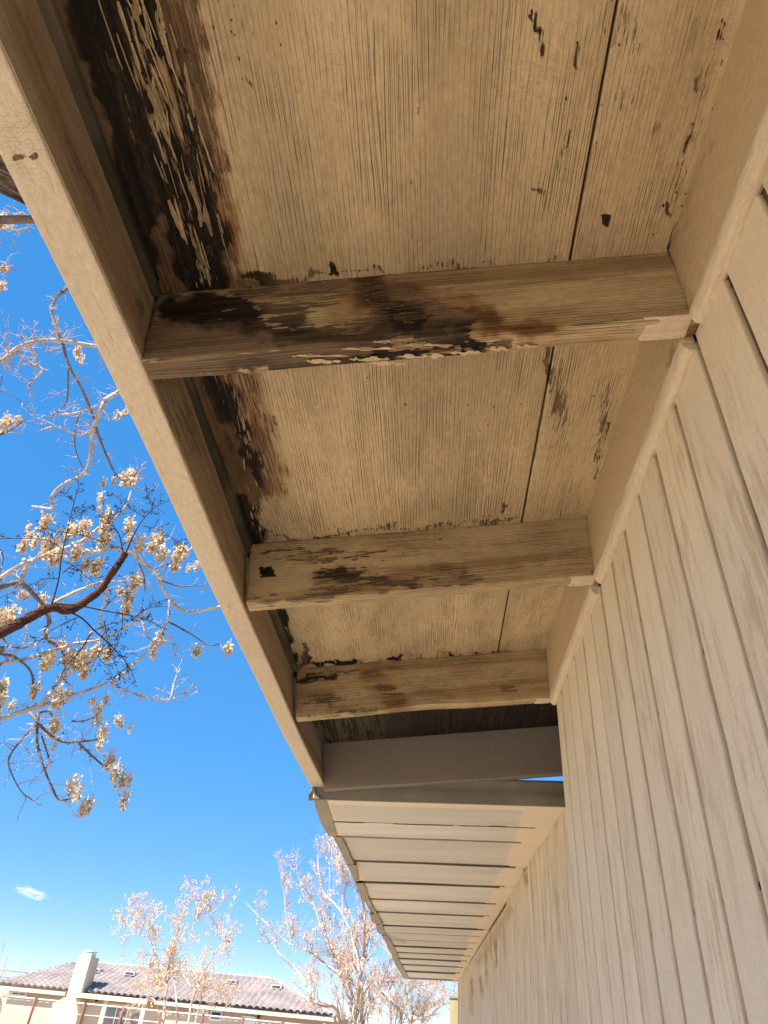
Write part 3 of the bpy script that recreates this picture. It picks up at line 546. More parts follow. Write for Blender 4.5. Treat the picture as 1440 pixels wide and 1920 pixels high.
for i in range(len(ys) - 1):
    a, b = ys[i], ys[i + 1]; drop = {1: 0.0}.get(i, 0.0)
    gap = 0.010 + 0.0016 * i
    zoff = [0, 0.0, 0.030, 0.030, 0.022, 0.026, 0.030, 0.02, 0.02, 0.03, 0.02, 0.03, 0.02, 0.03, 0.02][i]
    o = wu([-1.34, a + gap, sz(-1.34, a) + zoff * 0.9]); ea = wu([WX + 0.01, a + gap, sz(WX + 0.01, a) + zoff * 0.9]) - o; eb = wu([-1.34, b, sz(-1.34, b) + zoff * 0.9]) - o
    def wobs(Q, L, P, i=i):
        d = np.zeros((len(P), 3)); d[:, 2] = 0.0025 * (vnoise(np.stack([Q[:, 0] * 3, Q[:, 1] * 2 + i * 9, Q[:, 0] * 0], 1)) - 0.5); d[:, 1] = 0.004 * (vnoise(np.stack([P[:, 0] * 3, P[:, 0] * 0 + i, P[:, 0] * 0], 1)) - 0.5); return d
    def jd(px, P, a=a, b=b, i=i):  # board edges painted dirty dark, standing in for shade in the joint gaps
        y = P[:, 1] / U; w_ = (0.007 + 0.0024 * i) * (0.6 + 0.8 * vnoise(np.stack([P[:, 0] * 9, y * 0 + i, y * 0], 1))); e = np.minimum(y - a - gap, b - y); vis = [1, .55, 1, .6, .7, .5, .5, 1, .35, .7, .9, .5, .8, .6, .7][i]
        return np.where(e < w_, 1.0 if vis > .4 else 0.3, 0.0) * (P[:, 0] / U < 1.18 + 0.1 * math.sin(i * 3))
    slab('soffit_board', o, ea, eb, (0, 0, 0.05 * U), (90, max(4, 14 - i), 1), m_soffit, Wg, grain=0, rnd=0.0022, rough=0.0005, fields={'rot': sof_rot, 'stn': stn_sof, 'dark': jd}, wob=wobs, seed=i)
# backing above the boards and the roof of the wing
slab('wing_roof', wu([-1.30, Y0 + 0.05, sz(-1.3, Y0) + 0.13]), (7.5 * U, 0, 7.5 * SX * U * 0.4), (0, (YE - Y0 - 0.05) * U, -SK * (YE - Y0) * U), (0, 0, 0.06 * U), (8, 30, 1), m_shingle, Wg, rnd=0.003)
# front fascia: bent dark sheet metal with a rolled top lip, crumpled at its left end
prof = []; V = []; F = []; NX = 80
tops = [(-1.395, 1.955), (-1.33, 2.03), (-1.26, 2.075), (-1.20, 2.085), (-1.06, 2.165), (-1.0, 2.185), (-0.8, 2.195), (-0.5, 2.195), (0, 2.20), (0.5, 2.205), (1.0, 2.215), (1.45, 2.232)]
for i in range(NX + 1):
    x = -1.392 + (1.44 + 1.392) * i / NX; zt = float(np.interp(x, [t[0] for t in tops], [t[1] for t in tops])) - 0.012; zb = sz(x, Y0) - 0.012
    wv = 0.006 * math.sin(x * 5) + 0.004 * math.sin(x * 11)
    left = max(0, 1 - (x + 1.392) / 0.10)
    yb = 7.60 + left * 0.05
    V += [wu(p) for p in [(x, yb + 0.03, zb), (x, yb, zb), (x, yb - 0.004 + wv, zb + (zt - zb) * 0.5), (x, yb - 0.012 + wv, zt - 0.05), (x, yb - 0.035, zt - 0.035), (x, yb - 0.04, zt - 0.012), (x, yb - 0.01, zt), (x, yb + 0.2, zt + 0.004)]]
for i in range(NX):
    for j in range(7): F.append((i * 8 + j, i * 8 + j + 1, (i + 1) * 8 + j + 1, (i + 1) * 8 + j))
o_ = mesh('front_fascia', V, F, m_flash, Wg, True); o_['label'] = 'dark grey sheet metal facing the rafters'
md = o_.modifiers.new('t', 'SOLIDIFY'); md.thickness = 0.0015
# crumpled tab and the corner scrap, its sunlight put in as a paler colour
def scrap(name, pts, m, y, dy):
    V = []
    for i, (u, v) in enumerate(pts):
        p = on(u, v, 1, y + dy[i]); V.append(wu(p))
    c = np.mean(V, 0) + np.array([0, -0.01, 0]); V.append(c); n = len(pts)
    o = mesh(name, V, [(i, (i + 1) % n, n) for i in range(n)], m, Wg); md = o.modifiers.new('t', 'SOLIDIFY'); md.thickness = 0.001; return o
scrap('bent_metal_tab', [(596, 1466), (611, 1448), (615, 1453), (620, 1448), (622, 1456), (619, 1470), (614, 1462), (606, 1458)], m_flash, 7.55, [0, -.05, 0.02, -.06, -.02, -.04, .02, -.02])['label'] = 'crumpled metal tab at the corner'
scrap('bent_metal_tab', [(588.5, 1482), (599, 1497), (587, 1497)], m_flash_sunlit, 7.53, [0, -0.0, 0.0])['label'] = 'sunlit corner of the metal flashing'
# left drip edge: overlapping lengths of metal with a wavy outer edge
def outer(v):                                             # left edge of the soffit on the photo's sight lines
    pts = [(1492, 588), (1510, 590), (1540, 602), (1568, 617)]
    return float(np.interp(v, [p[0] for p in pts], [p[1] for p in pts]))
pieces = [([(588, 1496), (591, 1512), (600, 1540), (616, 1568)], [(611, 1498), (618, 1520), (626, 1545), (632, 1568)]),
          ([(628, 1569), (635, 1588), (643, 1606), (650, 1621)], [(640, 1570), (650, 1590), (657, 1606), (664, 1621)]),
          ([(652, 1622), (656, 1632), (660, 1641), (666, 1653)], [(668, 1622), (669, 1634), (670, 1642), (672, 1653)]),
          ([(667, 1656), (672, 1668), (677, 1684), (681, 1690)], [(681, 1656), (687, 1668), (690, 1680), (692, 1690)]),
          ([(692, 1692), (694, 1702), (698, 1710), (703, 1715)], [(692, 1684), (697, 1696), (702, 1706), (708, 1715)]),
          ([(693, 1715), (697, 1727), (701, 1731), (706, 1733)], [(708, 1714), (711, 1722), (716, 1731), (718, 1733)]),
          ([(705, 1735), (706, 1744), (710, 1751), (715, 1752)], [(716, 1733), (719, 1742), (722, 1750), (724, 1752)]),
          ([(716, 1755), (718, 1760), (721, 1762), (722, 1763)], [(723, 1753), (727, 1758), (730, 1762), (732, 1763)]),
          ([(722, 1764), (727, 1778), (733, 1788), (738, 1797)], [(731, 1763), (738, 1776), (744, 1788), (748, 1797)]),
          ([(736, 1797), (741, 1808), (748, 1820), (760, 1836)], [(745, 1797), (752, 1808), (760, 1822), (768, 1836)])]
for k, (A, Bq) in enumerate(pieces):
    N = 12; V = []; F = []
    for i in range(N + 1):
        t = i / N * 3; j = min(2, int(t)); f = t - j
        pa = np.array(A[j]) * (1 - f) + np.array(A[j + 1]) * f; pb = np.array(Bq[j]) * (1 - f) + np.array(Bq[j + 1]) * f
        a = on_soffit(*pa); b = on_soffit(*pb); a = a * 0.994; b = b * 0.994
        V += [wu(a + [0, 0, 0.11]), wu(a + [0, 0, 0.004]), wu(a), wu(b), wu(b + [0.004, 0, 0.03])]
    for i in range(N):
        for j in range(4): F.append((i * 5 + j, (i + 1) * 5 + j, (i + 1) * 5 + j + 1, i * 5 + j + 1))
    o_ = mesh('drip_edge', V, F, m_drip, Wg, False); md = o_.modifiers.new('t', 'SOLIDIFY'); md.thickness = 0.0012
# a shadow gap strip closing the side between the drip edge and the boards
slab('side_fascia', wu([-1.345, Y0 + 0.02, sz(-1.345, Y0) + 0.012]), (0, (YE - Y0) * U, -SK * (YE - Y0) * U), (0.03 * U, 0, 0), (0, 0, 0.18 * U), (40, 1, 2), m_drip, Wg, rnd=0.002, rough=0.0006)
# thin dark step board after the second soffit board
a = ys[2]; o = wu([-1.33, a - 0.03, sz(-1.33, a) - 0.004]); slab('step_trim', o, wu([1.12, a - 0.02, sz(1.12, a) - 0.002]) - o, (0, 0.075 * U, 0), (0, 0, 0.012 * U), (60, 2, 1), m_flash, Wg, rnd=0.001, rough=0.0004)
# end board of the soffit and corner trim of the wing wall
slab('end_fascia', wu([-1.34, YE + 0.01, sz(-1.34, YE) - 0.02]), (2.72 * U, 0, 2.72 * SX * U), (0, 0.2 * U, 0), (0, 0, 0.25 * U), (10, 1, 1), m_soffit, Wg, grain=0)
# wing wall
ZT = lambda y: sz(WX, y) + 0.04
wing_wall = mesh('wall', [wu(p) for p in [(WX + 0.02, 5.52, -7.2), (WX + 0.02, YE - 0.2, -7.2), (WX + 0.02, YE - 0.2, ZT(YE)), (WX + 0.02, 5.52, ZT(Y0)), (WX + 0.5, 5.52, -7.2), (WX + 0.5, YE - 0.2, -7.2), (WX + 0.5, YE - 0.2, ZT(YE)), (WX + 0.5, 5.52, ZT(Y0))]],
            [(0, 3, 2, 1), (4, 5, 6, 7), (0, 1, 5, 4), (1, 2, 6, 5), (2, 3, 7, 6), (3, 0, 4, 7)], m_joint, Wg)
stn_wall = strokes([(900, 1832, 905, 1870, 1, 0, 5, 0.8), (884, 1836, 884, 1900, 1, 0, 4, 0.8), (930, 1762, 931, 1810, 1, 0, 4, 0.9), (912, 1790, 912, 1850, 1, 0, 4, 0.8), (920, 1776, 921, 1800, 1, 0, 3, 0.7), (984, 1640, 988, 1655, 3, 1, 5, 0.7), (958, 1705, 896, 1805, 1, 1, 14, 0.5), (945, 1740, 946, 1790, 1, 0, 5, 0.5), (970, 1700, 971, 1760, 1, 0, 4, 0.4)])
y = 5.53; k = 0
while y < 14.5:
    yb = y + 0.335 - 0.018
    slab('siding_strip', wu([WX, y, -7.1]), (0.025 * U, 0, 0), (0, (yb - y) * U, 0), (0, 0, (ZT(y) + 7.1) * U), (1, 3, 90), m_siding_old, wing_wall, grain=2, rnd=0.0016, rough=0.0008, rfreq=5, wob=plank_wob(k + 90), fields={'stn': stn_wall}, seed=k * 0.9 + 3)
    y += 0.335; k += 1
o_ = slab('weathered_siding', wu([WX, y, -7.1]), (0.025 * U, 0, 0), (0, (YE - 0.3 - y) * U, 0), (0, 0, (ZT(YE) + 7.1) * U), (1, 220, 60), m_siding_old, wing_wall, grain=2, rnd=0.0016, rough=0.0015, rfreq=5, fields={'stn': stn_wall}, seed=77)
slab('corner_trim', wu([WX - 0.03, YE - 0.30, -7.1]), (0.06 * U, 0, 0), (0, 0.34 * U, 0), (0, 0, (ZT(YE) + 7.05) * U), (1, 2, 40), m_bead, Wg, grain=2, rnd=0.003)
slab('wing_body', wu([WX + 0.52, 7.7, -7.2]), (5 * U, 0, 0), (0, (YE - 8.0) * U, 0), (0, 0, 9.1 * U), (2, 2, 2), bodym, Wg, rnd=0.003, rough=0)

# yellowish box standing out past the far corner of the wall
yb_ = 15.5
bx = thing('wall_box', 'flat dull yellow box with worn paint sticking out past the far end of the wall', 'box', at(868, 1900, yb_) * [1, 1, 0])
def wbox(name, u0, v0, u1, v1, y, dep, m, par, loc, seed=0):
    p = at(u0, v1, y); q = at(u1, v0, y); o_ = slab(name, p - loc, (q[0] - p[0], 0, 0), (0, dep, 0), (0, 0, q[2] - p[2]), (6, 3, 12), m, par, grain=2, rnd=0.006, rough=0.002, seed=seed); return o_
m_ybox = painted_wood('dull_yellow_paint', (0.36, 0.29, 0.15), lines=3, line_w=0.004, line_str=0.2, speck=-0.3, gr=3, crk=0.0, wood=(0.12, 0.08, 0.04), wood2=(0.2, 0.14, 0.08))
L_ = np.array(bx.location)
wbox('cabinet', 844, 1872, 873, 1950, yb_, 0.3, m_ybox, bx, L_, 5); wbox('lid', 843.5, 1868.5, 874, 1871.5, yb_ - 0.02, 0.34, m_drip, bx, L_, 6)
p_ = at(858, 1950, yb_)
# run the post down to the ground
slab('post', (p_[0] - L_[0], p_[1] - L_[1], 0.0), (0.08, 0, 0), (0, 0.08, 0), (0, 0, p_[2]), (1, 1, 4), m_drip, bx, rnd=0.004, rough=0)

# =================================================================== DISTANT HOUSE
HY = 50.0
def X_at(u, v, y): return at(u, v, y)[0]
hx0 = X_at(-14, 1851, HY); hx1 = X_at(628, 1908, HY); rx0 = X_at(152, 1806, HY + 6); rx1 = X_at(512, 1849, HY + 6)
EZ = 2.22; RZ = EZ + 1.72
H = thing('distant_house', 'single storey stucco house with low grey tiled hip roof behind the chain link fence', 'house', (0.5 * (hx0 + hx1), HY + 0.5, 0)); HL = np.array(H.location)
def tile_mat():
    n = NT('concrete_roof_tile'); p = n.obj(); v = n.voro(p, 3.1); a = n.noise(p, 0.7, 4, 0.6); b = n.noise(p, 9, 3, 0.7)
    c = n.mix(n.step(n.ma('ADD', n.ma('MULTIPLY', a, 0.5), n.ma('MULTIPLY', b, 0.5)), 0.35, 0.65), (0.24, 0.20, 0.19), (0.40, 0.345, 0.33))
    return n.fin(c, 0.85, None, 0.2)
m_tile = tile_mat()
def stucco(name, c):
    n = NT(name); p = n.obj(); a = n.noise(p, 0.6, 4, 0.6); b = n.noise(p, 30, 3, 0.7)
    return n.fin(n.mix(n.step(a, 0.3, 0.7), tuple(x * 0.93 for x in c), c), 0.9, n.bump(b, 0.01, 0.4), 0.1)
m_stucco = stucco('stucco', (0.50, 0.38, 0.27)); m_stucco2 = stucco('light_stucco', (0.56, 0.46, 0.34)); m_trim = NT('cream_trim').fin((0.66, 0.58, 0.42), 0.6)
m_white = NT('white_frame').fin((0.78, 0.77, 0.74), 0.5); m_black = NT('dark_glass').fin((0.015, 0.02, 0.025), 0.12, None, 0.6); m_iron = NT('dark_iron').fin((0.03, 0.022, 0.018), 0.6)
m_galv = NT('galvanised_pipe').fin((0.55, 0.54, 0.52), 0.45, None, 0.5, 0.3); m_rust = NT('rusty_post').fin((0.17, 0.075, 0.045), 0.8)
def quadroof(name, A, Bp, Cp, Dp, rows, tw=0.42):
    """tiled face: A-B along the eave, D-C along the ridge; rolls run up the slope, rows step down"""
    A, Bp, Cp, Dp = map(np.array, (A, Bp, Cp, Dp)); cols = int(np.linalg.norm(Bp - A) / tw) * 4; V = []; F = []
    nrm = np.cross(Bp - A, Dp - A); nrm = nrm / np.linalg.norm(nrm); nrm = nrm if nrm[2] > 0 else -nrm
    ax = (Bp - A) / np.linalg.norm(Bp - A); W = np.linalg.norm(Bp - A)
    for r in range(rows * 2 + 1):
        t = (r // 2 + (0 if r % 2 == 0 else 0.96)) / rows; t = min(1, t)
        l = A + (Dp - A) * t; q = Bp + (Cp - Bp) * t
        for c in range(cols + 1):
            s_ = c / cols * W; p0 = A + ax * s_; fr = A + (Dp - A) * t; base = p0 + (Dp - A) * t - ax * np.dot((Dp - A) * t, ax)
            u0 = np.dot(l - A, ax); u1 = np.dot(q - A, ax); u_ = min(max(s_, u0), u1)
            base = l + ax * (u_ - u0)
            h = 0.13 * abs(math.sin(math.pi * s_ / tw)) + (0.10 if r % 2 == 0 else 0.0) * (1 - t * 0)
            V.append(base + nrm * h)
    n_ = cols + 1
    for r in range(rows * 2):
        for c in range(cols): F.append((r * n_ + c, r * n_ + c + 1, (r + 1) * n_ + c + 1, (r + 1) * n_ + c))
    o = mesh(name, np.array(V) - HL, F, m_tile, H, False); o.data.materials[0] = m_tile; return o
y0, yr, y1 = HY, HY + 6, HY + 12
roof = quadroof('roof', (hx0, y0, EZ), (hx1, y0, EZ), (rx1, yr, RZ), (rx0, yr, RZ), 15); roof['kind'] = 'stuff'; roof['label'] = 'roof slope of grey barrel tiles'
mesh('roof_hip', np.array([(hx0, y0, EZ), (rx0, yr, RZ), (rx1, yr, RZ), (hx1, y0, EZ), (hx1, y1, EZ), (hx0, y1, EZ)]) - HL, [(0, 1, 5), (1, 2, 4, 5), (2, 3, 4)], m_tile, H)
def tube(pts, r0, r1=None, n=6, name=None, m=None, parent=None, off=(0, 0, 0)):
    V, F = tube_vf(pts, r0, r1, n); return mesh(name, np.array(V) - np.array(off), F, m, parent, True)
def tube_vf(pts, r0, r1=None, n=6, base=0, radii=None):
    pts = [np.array(p, float) for p in pts]; V = []; F = []; N = len(pts); r1 = r0 if r1 is None else r1
    up = np.array([0.13, 0.21, 0.97])
    for i, p in enumerate(pts):
        t = pts[min(i + 1, N - 1)] - pts[max(i - 1, 0)]; t = t / (np.linalg.norm(t) + 1e-9)
        a = np.cross(t, up); la = np.linalg.norm(a)
        a = np.cross(t, [1, 0, 0]) if la < 0.15 else a
        a = a / np.linalg.norm(a); b = np.cross(t, a); r = radii[i] if radii is not None else r0 + (r1 - r0) * i / max(1, N - 1)
        for k in range(n): th = 2 * math.pi * k / n; V.append(p + (a * math.cos(th) + b * math.sin(th)) * r)
    for i in range(N - 1):
        for k in range(n): F.append((base + i * n + k, base + i * n + (k + 1) % n, base + (i + 1) * n + (k + 1) % n, base + (i + 1) * n + k))
    F.append(tuple(base + k for k in range(n))[::-1]); F.append(tuple(base + (N - 1) * n + k for k in range(n))); return V, F
for p, q in (((hx0, y0, EZ), (rx0, yr, RZ)), ((rx0, yr, RZ), (rx1, yr, RZ)), ((rx1, yr, RZ), (hx1, y0, EZ))):
    n_ = 40; pts = [np.array(p) + (np.array(q) - np.array(p)) * i / n_ + np.array([0, 0, 0.05 + (0.025 if i % 2 else 0)]) for i in range(n_ + 1)]
    tube(pts, 0.13, 0.13, 6, 'ridge_cap', m_tile, H, HL)
def hbox(name, x0, x1, ya, yb, z0, z1, m, par=None, rnd=0.01):
    return slab(name, np.array([x0, ya, z0]) - HL, (x1 - x0, 0, 0), (0, yb - ya, 0), (0, 0, z1 - z0), (1, 1, 1), m, par or H, rnd=rnd, rough=0)
WY = HY + 0.55
wx0 = X_at(18, 1860, WY); wx1 = X_at(640, 1912, WY)
hw = hbox('wall', wx0, wx1, WY, WY + 10, 0, EZ - 0.02, m_stucco)
hbox('eave_board', hx0 + 0.05, X_at(122, 1862, HY), HY + 0.02, HY + 0.10, EZ - 0.20, EZ - 0.03, m_trim)
hbox('eave_board', X_at(290, 1875, HY), hx1 - 0.05, HY + 0.02, HY + 0.10, EZ - 0.20, EZ - 0.03, m_trim)
# chimney of light stucco with shoulders, cap on top
cx0 = X_at(126, 1862, HY - 0.35); cx1 = X_at(151, 1864, HY - 0.35); ctop = at(147, 1792, HY - 0.35)[2]
ch = hbox('chimney', cx0, cx1, HY - 0.35, HY + 1.0, 0, ctop, m_stucco2, None, 0.03)
sxa = X_at(104, 1866, HY - 0.38); sxb = X_at(156, 1868, HY - 0.38)
V = [(sxa, HY - .38, 0), (sxb, HY - .38, 0), (sxb, HY - .38, 1.35), (cx1 + .1, HY - .38, 1.95), (cx0 - .1, HY - .38, 1.95), (sxa, HY - .38, 1.55)]; V2 = [(a, HY + .5, c) for a, b, c in V]
mesh('chimney_base', np.array(V + V2) - HL, [tuple(range(6)), tuple(range(11, 5, -1))] + [(i, 6 + i, 6 + (i + 1) % 6, (i + 1) % 6) for i in range(6)], m_stucco2, ch)
hbox('chimney_cap', cx0 + .12, cx1 - .12, HY - .15, HY + .6, ctop, ctop + .22, m_galv, ch); hbox('cap_lid', cx0 + .05, cx1 - .05, HY - .2, HY + .7, ctop + .26, ctop + .31, m_galv, ch)
# roof vents
m_vent = NT('vent_metal').fin((0.5, 0.46, 0.44), 0.6)
for (u, v) in ((182, 1822), (247, 1828), (300, 1836), (436, 1843), (520, 1853)):
    for t in np.linspace(0, 1, 60):
        p = at(u, v, HY + 6 * t)
        if p[2] <= EZ + (RZ - EZ) * t + 0.12: break
    b_ = hbox('roof_vent', p[0] - .36, p[0] + .36, p[1] - .5, p[1] + .3, p[2] - .05, p[2] + .16, m_vent)
    for j in range(2): hbox('louvre', p[0] - .28, p[0] + .28, p[1] - .53, p[1] - .5, p[2] + .02 + j * .07, p[2] + .05 + j * .07, m_iron, b_, 0.002)
# porch: beam, posts, lamps, glass door
px0 = X_at(132, 1858, HY - 1.2); px1 = X_at(276, 1877, HY - 1.2)
hbox('porch_fascia', px0, px1, HY - 1.2, HY - 1.1, EZ - .22, EZ + .02, m_trim); hbox('porch_roof', px0, px1, HY - 1.1, HY + .6, EZ - .06, EZ + .0, m_trim)
for (u, v) in ((195, 1890), (268, 1895)):
    x = X_at(u, v, HY - 1.0); hbox('porch_post', x - .12, x + .12, HY - 1.0, HY - .8, 0, EZ - .2, m_trim)
def win(u0, v0, u1, v1, name='window', mull=1, bot=None):
    p = at(u0, v0, WY - .03); q = at(u1, v1, WY - .03); z0, z1 = sorted((p[2], q[2])); z1 = min(z1, EZ - .22)
    if bot is not None: z0 = bot
    f = hbox(name, p[0], q[0], WY - .08, WY + .02, z0, z1, m_white)
    n_ = mull + 1; wd = (q[0] - p[0] - .08 * (n_ + 1)) / n_
    for i in range(n_): xx = p[0] + .08 + i * (wd + .08); hbox('pane', xx, xx + wd, WY - .10, WY - .07, z0 + .08, z1 - .08, m_black, f, 0.002)
win(23, 1855, 49, 1869, mull=1); win(201, 1880, 236, 1915, 'sliding_door', 1, 0.05); win(364, 1888, 390, 1901); win(397, 1891, 414, 1915, mull=0)
p = at(455, 1900, WY - .03); dd = hbox('door', p[0], p[0] + .85, WY - .06, WY + .02, 0.02, 1.90, m_white)
for j in range(2):
    for i in range(2): hbox('door_panel', p[0] + .10 + i * .36, p[0] + .38 + i * .36, WY - .075, WY - .055, 0.25 + j * .85, 0.95 + j * .80, m_white, dd, 0.01)
for (u, v) in ((182, 1873), (246, 1880), (485, 1905)):
    p = at(u, v, WY - .15); o_ = hbox('wall_lamp', p[0] - .07, p[0] + .07, WY - .22, WY - .08, p[2] - .14, p[2] + .14, m_iron); hbox('lamp_arm', p[0] - .02, p[0] + .02, WY - .1, WY, p[2] + .14, p[2] + .2, m_iron, o_, 0.004)
# wreath by the door
p = at(254, 1912, WY - .1); tube([p + np.array([math.cos(a) * .25, 0, math.sin(a) * .25]) for a in np.linspace(0, 6.28, 16)], 0.08, 0.08, 5, 'wreath', m_rust, H, HL)

# =================================================================== CHAIN LINK FENCE
FYD = 33.0
FN = thing('chain_link_fence', 'chain link fence with pipe rail and rusty posts in front of the house', 'fence', (-12, FYD, 0)); FL = np.array(FN.location)
fxa, fxb = X_at(-60, 1860, FYD), X_at(800, 1945, FYD); FT = at(160, 1882, FYD)[2]
tube([(fxa, FYD, FT), (fxb, FYD, FT)], 0.032, 0.032, 8, 'top_rail', m_galv, FN, FL)
tube([(fxa, FYD, FT - .36), (fxb, FYD, FT - .36)], 0.016, 0.016, 6, 'middle_rail', m_galv, FN, FL)
for u in (-5, 68, 160, 232, 306, 381, 456, 530, 604, 680):
    x = X_at(u, 1847 + u * 0.0963 + 20, FYD); o_ = tube([(x, FYD - .05, -.1), (x, FYD - .05, FT + .06)], 0.05, 0.05, 8, 'post', m_rust, FN, FL)
V = []; F = []; x = fxa
k_ = 0.085
for sgn in (1, -1):
    x = fxa - 2
    while x < fxb:
        a = np.array([x, FYD, 0.02]); b = np.array([x + sgn * (FT - .05), FYD, FT - .03]); x += k_
        if min(a[0], b[0]) < fxa or max(a[0], b[0]) > fxb: continue
        v, f = tube_vf([a, b], 0.0032, 0.0032, 3, len(V)); V += v; F += f[:-2]
o_ = mesh('chain_mesh', np.array(V) - FL, F, m_galv, FN); o_['kind'] = 'stuff'
# dry weeds along the fence at the lower left
V = []; F = []
for i in range(1500):
    x = random.uniform(X_at(-30, 1850, 31), X_at(140, 1860, 31)); y = random.uniform(29, 32.6); h = random.uniform(.25, .85) * (1.0 if random.random() < .8 else 1.3); dx = random.uniform(-.14, .14); w_ = 0.012
    b = len(V); V += [(x - w_, y, 0), (x + w_, y, 0), (x + dx, y + random.uniform(-.1, .1), h)]; F.append((b, b + 1, b + 2))
mw = NT('dry_weeds'); m_weed = mw.fin(mw.mix(mw.step(mw.noise(mw.obj(), 1.5, 3), .4, .6), (0.40, 0.29, 0.13), (0.20, 0.21, 0.07)), 0.9)
tag(mesh('dry_weeds', V, F, m_weed), 'straw coloured weeds along the foot of the fence at lower left', 'weeds', kind='stuff')

# =================================================================== TREES
class Buf:
    def __init__(s): s.V = []; s.F = []
    def tube(s, pts, r0, r1=None, n=4, radii=None):
        v, f = tube_vf(pts, r0, r1, n, len(s.V), radii); s.V += v; s.F += f
    def tri(s, a, b, c): k = len(s.V); s.V += [a, b, c]; s.F.append((k, k + 1, k + 2))
    def quad(s, a, b, c, d): k = len(s.V); s.V += [a, b, c, d]; s.F.append((k, k + 1, k + 2, k + 3))
    def make(s, name, m, parent, off=(0, 0, 0), smooth=True):
        if not s.V: return None
        return mesh(name, np.array(s.V) - np.array(off), s.F, m, parent, smooth)
def rv(a=1.0): return np.array([random.gauss(0, a), random.gauss(0, a), random.gauss(0, a)])
def nz(v): return v / (np.linalg.norm(v) + 1e-9)
def spline(pts, k=4):
    P = [np.array(p, float) for p in pts]; P = [2 * P[0] - P[1]] + P + [2 * P[-1] - P[-2]]; out = []
    for i in range(1, len(P) - 2):
        for j in range(k):
            t = j / k; a, b, c, d = P[i - 1:i + 3]; out.append(0.5 * ((2 * b) + (c - a) * t + (2 * a - 5 * b + 4 * c - d) * t * t + (3 * b - a - 3 * c + d) * t ** 3))
    out.append(P[-2]); return out
def pods(buf, c, size, n=26, hang=0.8, w_=0.24):
    """bunch of papery seeds: small bent blades round a hanging axis"""
    for i in range(n):
        t = random.random(); p = c + np.array([0, 0, -size * hang * t]) + rv(size * 0.20 * (1 - 0.5 * t)); d = nz(np.array([random.gauss(0, .55), random.gauss(0, .55), -1 + random.gauss(0, .5)])); L = size * random.uniform(.22, .36)
        sd_ = nz(np.cross(d, rv())) * L * w_; up = nz(np.cross(d, sd_)) * L * .12
        a = p; m1 = p + d * L * .5 + sd_ + up; m2 = p + d * L * .5 - sd_ + up; e = p + d * L
        buf.quad(a, m1, e, m2)
def grow(buf, tw, p, d, L, r, lvl, ends, up=0.25, bend=0.16, nch=(3, 5), twig_r=0.004, taper=0.45, spread=0.75):
    n = max(4, int(L / 0.12)) if lvl < 2 else 4; n = min(n, 9); pts = [p]; dd = nz(d)
    for i in range(n): dd = nz(dd + rv(bend) + np.array([0, 0, up * 0.18])); pts.append(pts[-1] + dd * L / n)
    rr = [r * (1 - (1 - taper) * i / n) for i in range(n + 1)]
    (buf if r > twig_r * 1.6 else tw).tube(pts, r, radii=rr, n=5 if r > 0.02 else 3)
    if lvl == 0: ends.append((pts[-1], dd)); return
    k = random.randint(*nch)
    for i in range(k):
        t = random.uniform(0.25, 1.0); j = min(n, int(t * n)); q = pts[j]; ax = nz(np.cross(dd, rv())); nd = nz(nz(pts[j] - pts[max(0, j - 1)]) + ax * spread * random.uniform(.6, 1.3))
        grow(buf, tw, q, nd, L * random.uniform(.45, .75), max(twig_r * 0.5, rr[j] * random.uniform(.45, .65)), lvl - 1, ends, up, bend, nch, twig_r, taper, spread)
    ends.append((pts[-1], dd))
def pxlen(y, v=1850): return float(np.linalg.norm(at(301, v, y) - at(300, v, y)))

def bg_tree(name, label, y, limbs, opts, group=None, mb=None, mt=None):
    """limbs: (list of pixels, r0 px, r1 px, number of side branches, length of side branches in px)"""
    base = at(*limbs[0][0][0], y) * [1, 1, 0]; T = thing(name, label, 'tree', tuple(base), group); k = pxlen(y)
    tr = Buf(); tw = Buf(); pd = Buf(); ends = []
    for li, (pts, r0, r1, nb_, bl) in enumerate(limbs):
        dep = [y + 0.0] ; yy = y; P3 = []
        for (u, v) in pts: P3.append(at(u, v, yy)); yy += random.gauss(0, opts.get('dy', .35))
        if pts[0][1] >= 1915: P3 = [P3[0] * [1, 1, 0] + [0, 0, -0.1]] + P3
        sp = spline(P3, 4); rad = np.linspace(r0 * k, r1 * k, len(sp)) * opts.get('rm', .75); tr.tube(sp, 0, radii=rad, n=7)
        for j in range(int(nb_ * opts.get('nbm', 1))):
            t = random.uniform(opts.get('t0', .3), 1.0); q = sp[int(t * (len(sp) - 1))]; ax = nz(sp[min(len(sp) - 1, int(t * (len(sp) - 1)) + 1)] - sp[max(0, int(t * (len(sp) - 1)) - 1)])
            nd = nz(ax * .6 + nz(np.cross(ax, rv())) * .9 + np.array([0, 0, opts.get('up', .3)]))
            grow(tr, tw, q, nd, bl * opts.get('blm', 1) * k * random.uniform(.6, 1.2), max(0.5 * k, rad[int(t * (len(sp) - 1))] * .38), opts.get('lvl', 2), ends, opts.get('up', .3), opts.get('bend', .17), opts.get('nch', (3, 4)), 0.42 * k)
    random.shuffle(ends)
    for (p, d) in ends[:opts.get('pods', 120)]: pods(pd, p, opts.get('ps', 9) * k * random.uniform(.6, 1.3), opts.get('pn', 12), .7, .45)
    tr.make('trunk', mb or m_bark_far, T, base); tw.make('crown', mt or m_bark_pink, T, base); o = pd.make('seed_clusters', m_podfar, T, base, False)
    if o: o['kind'] = 'stuff'
    return T
def c2(l): return [(180 + a / 4.8, 1640 + b / 4.8) for a, b in l]
def c3(l): return [(460 + a / 3.4286, 1590 + b / 3.4286) for a, b in l]
random.seed(3)
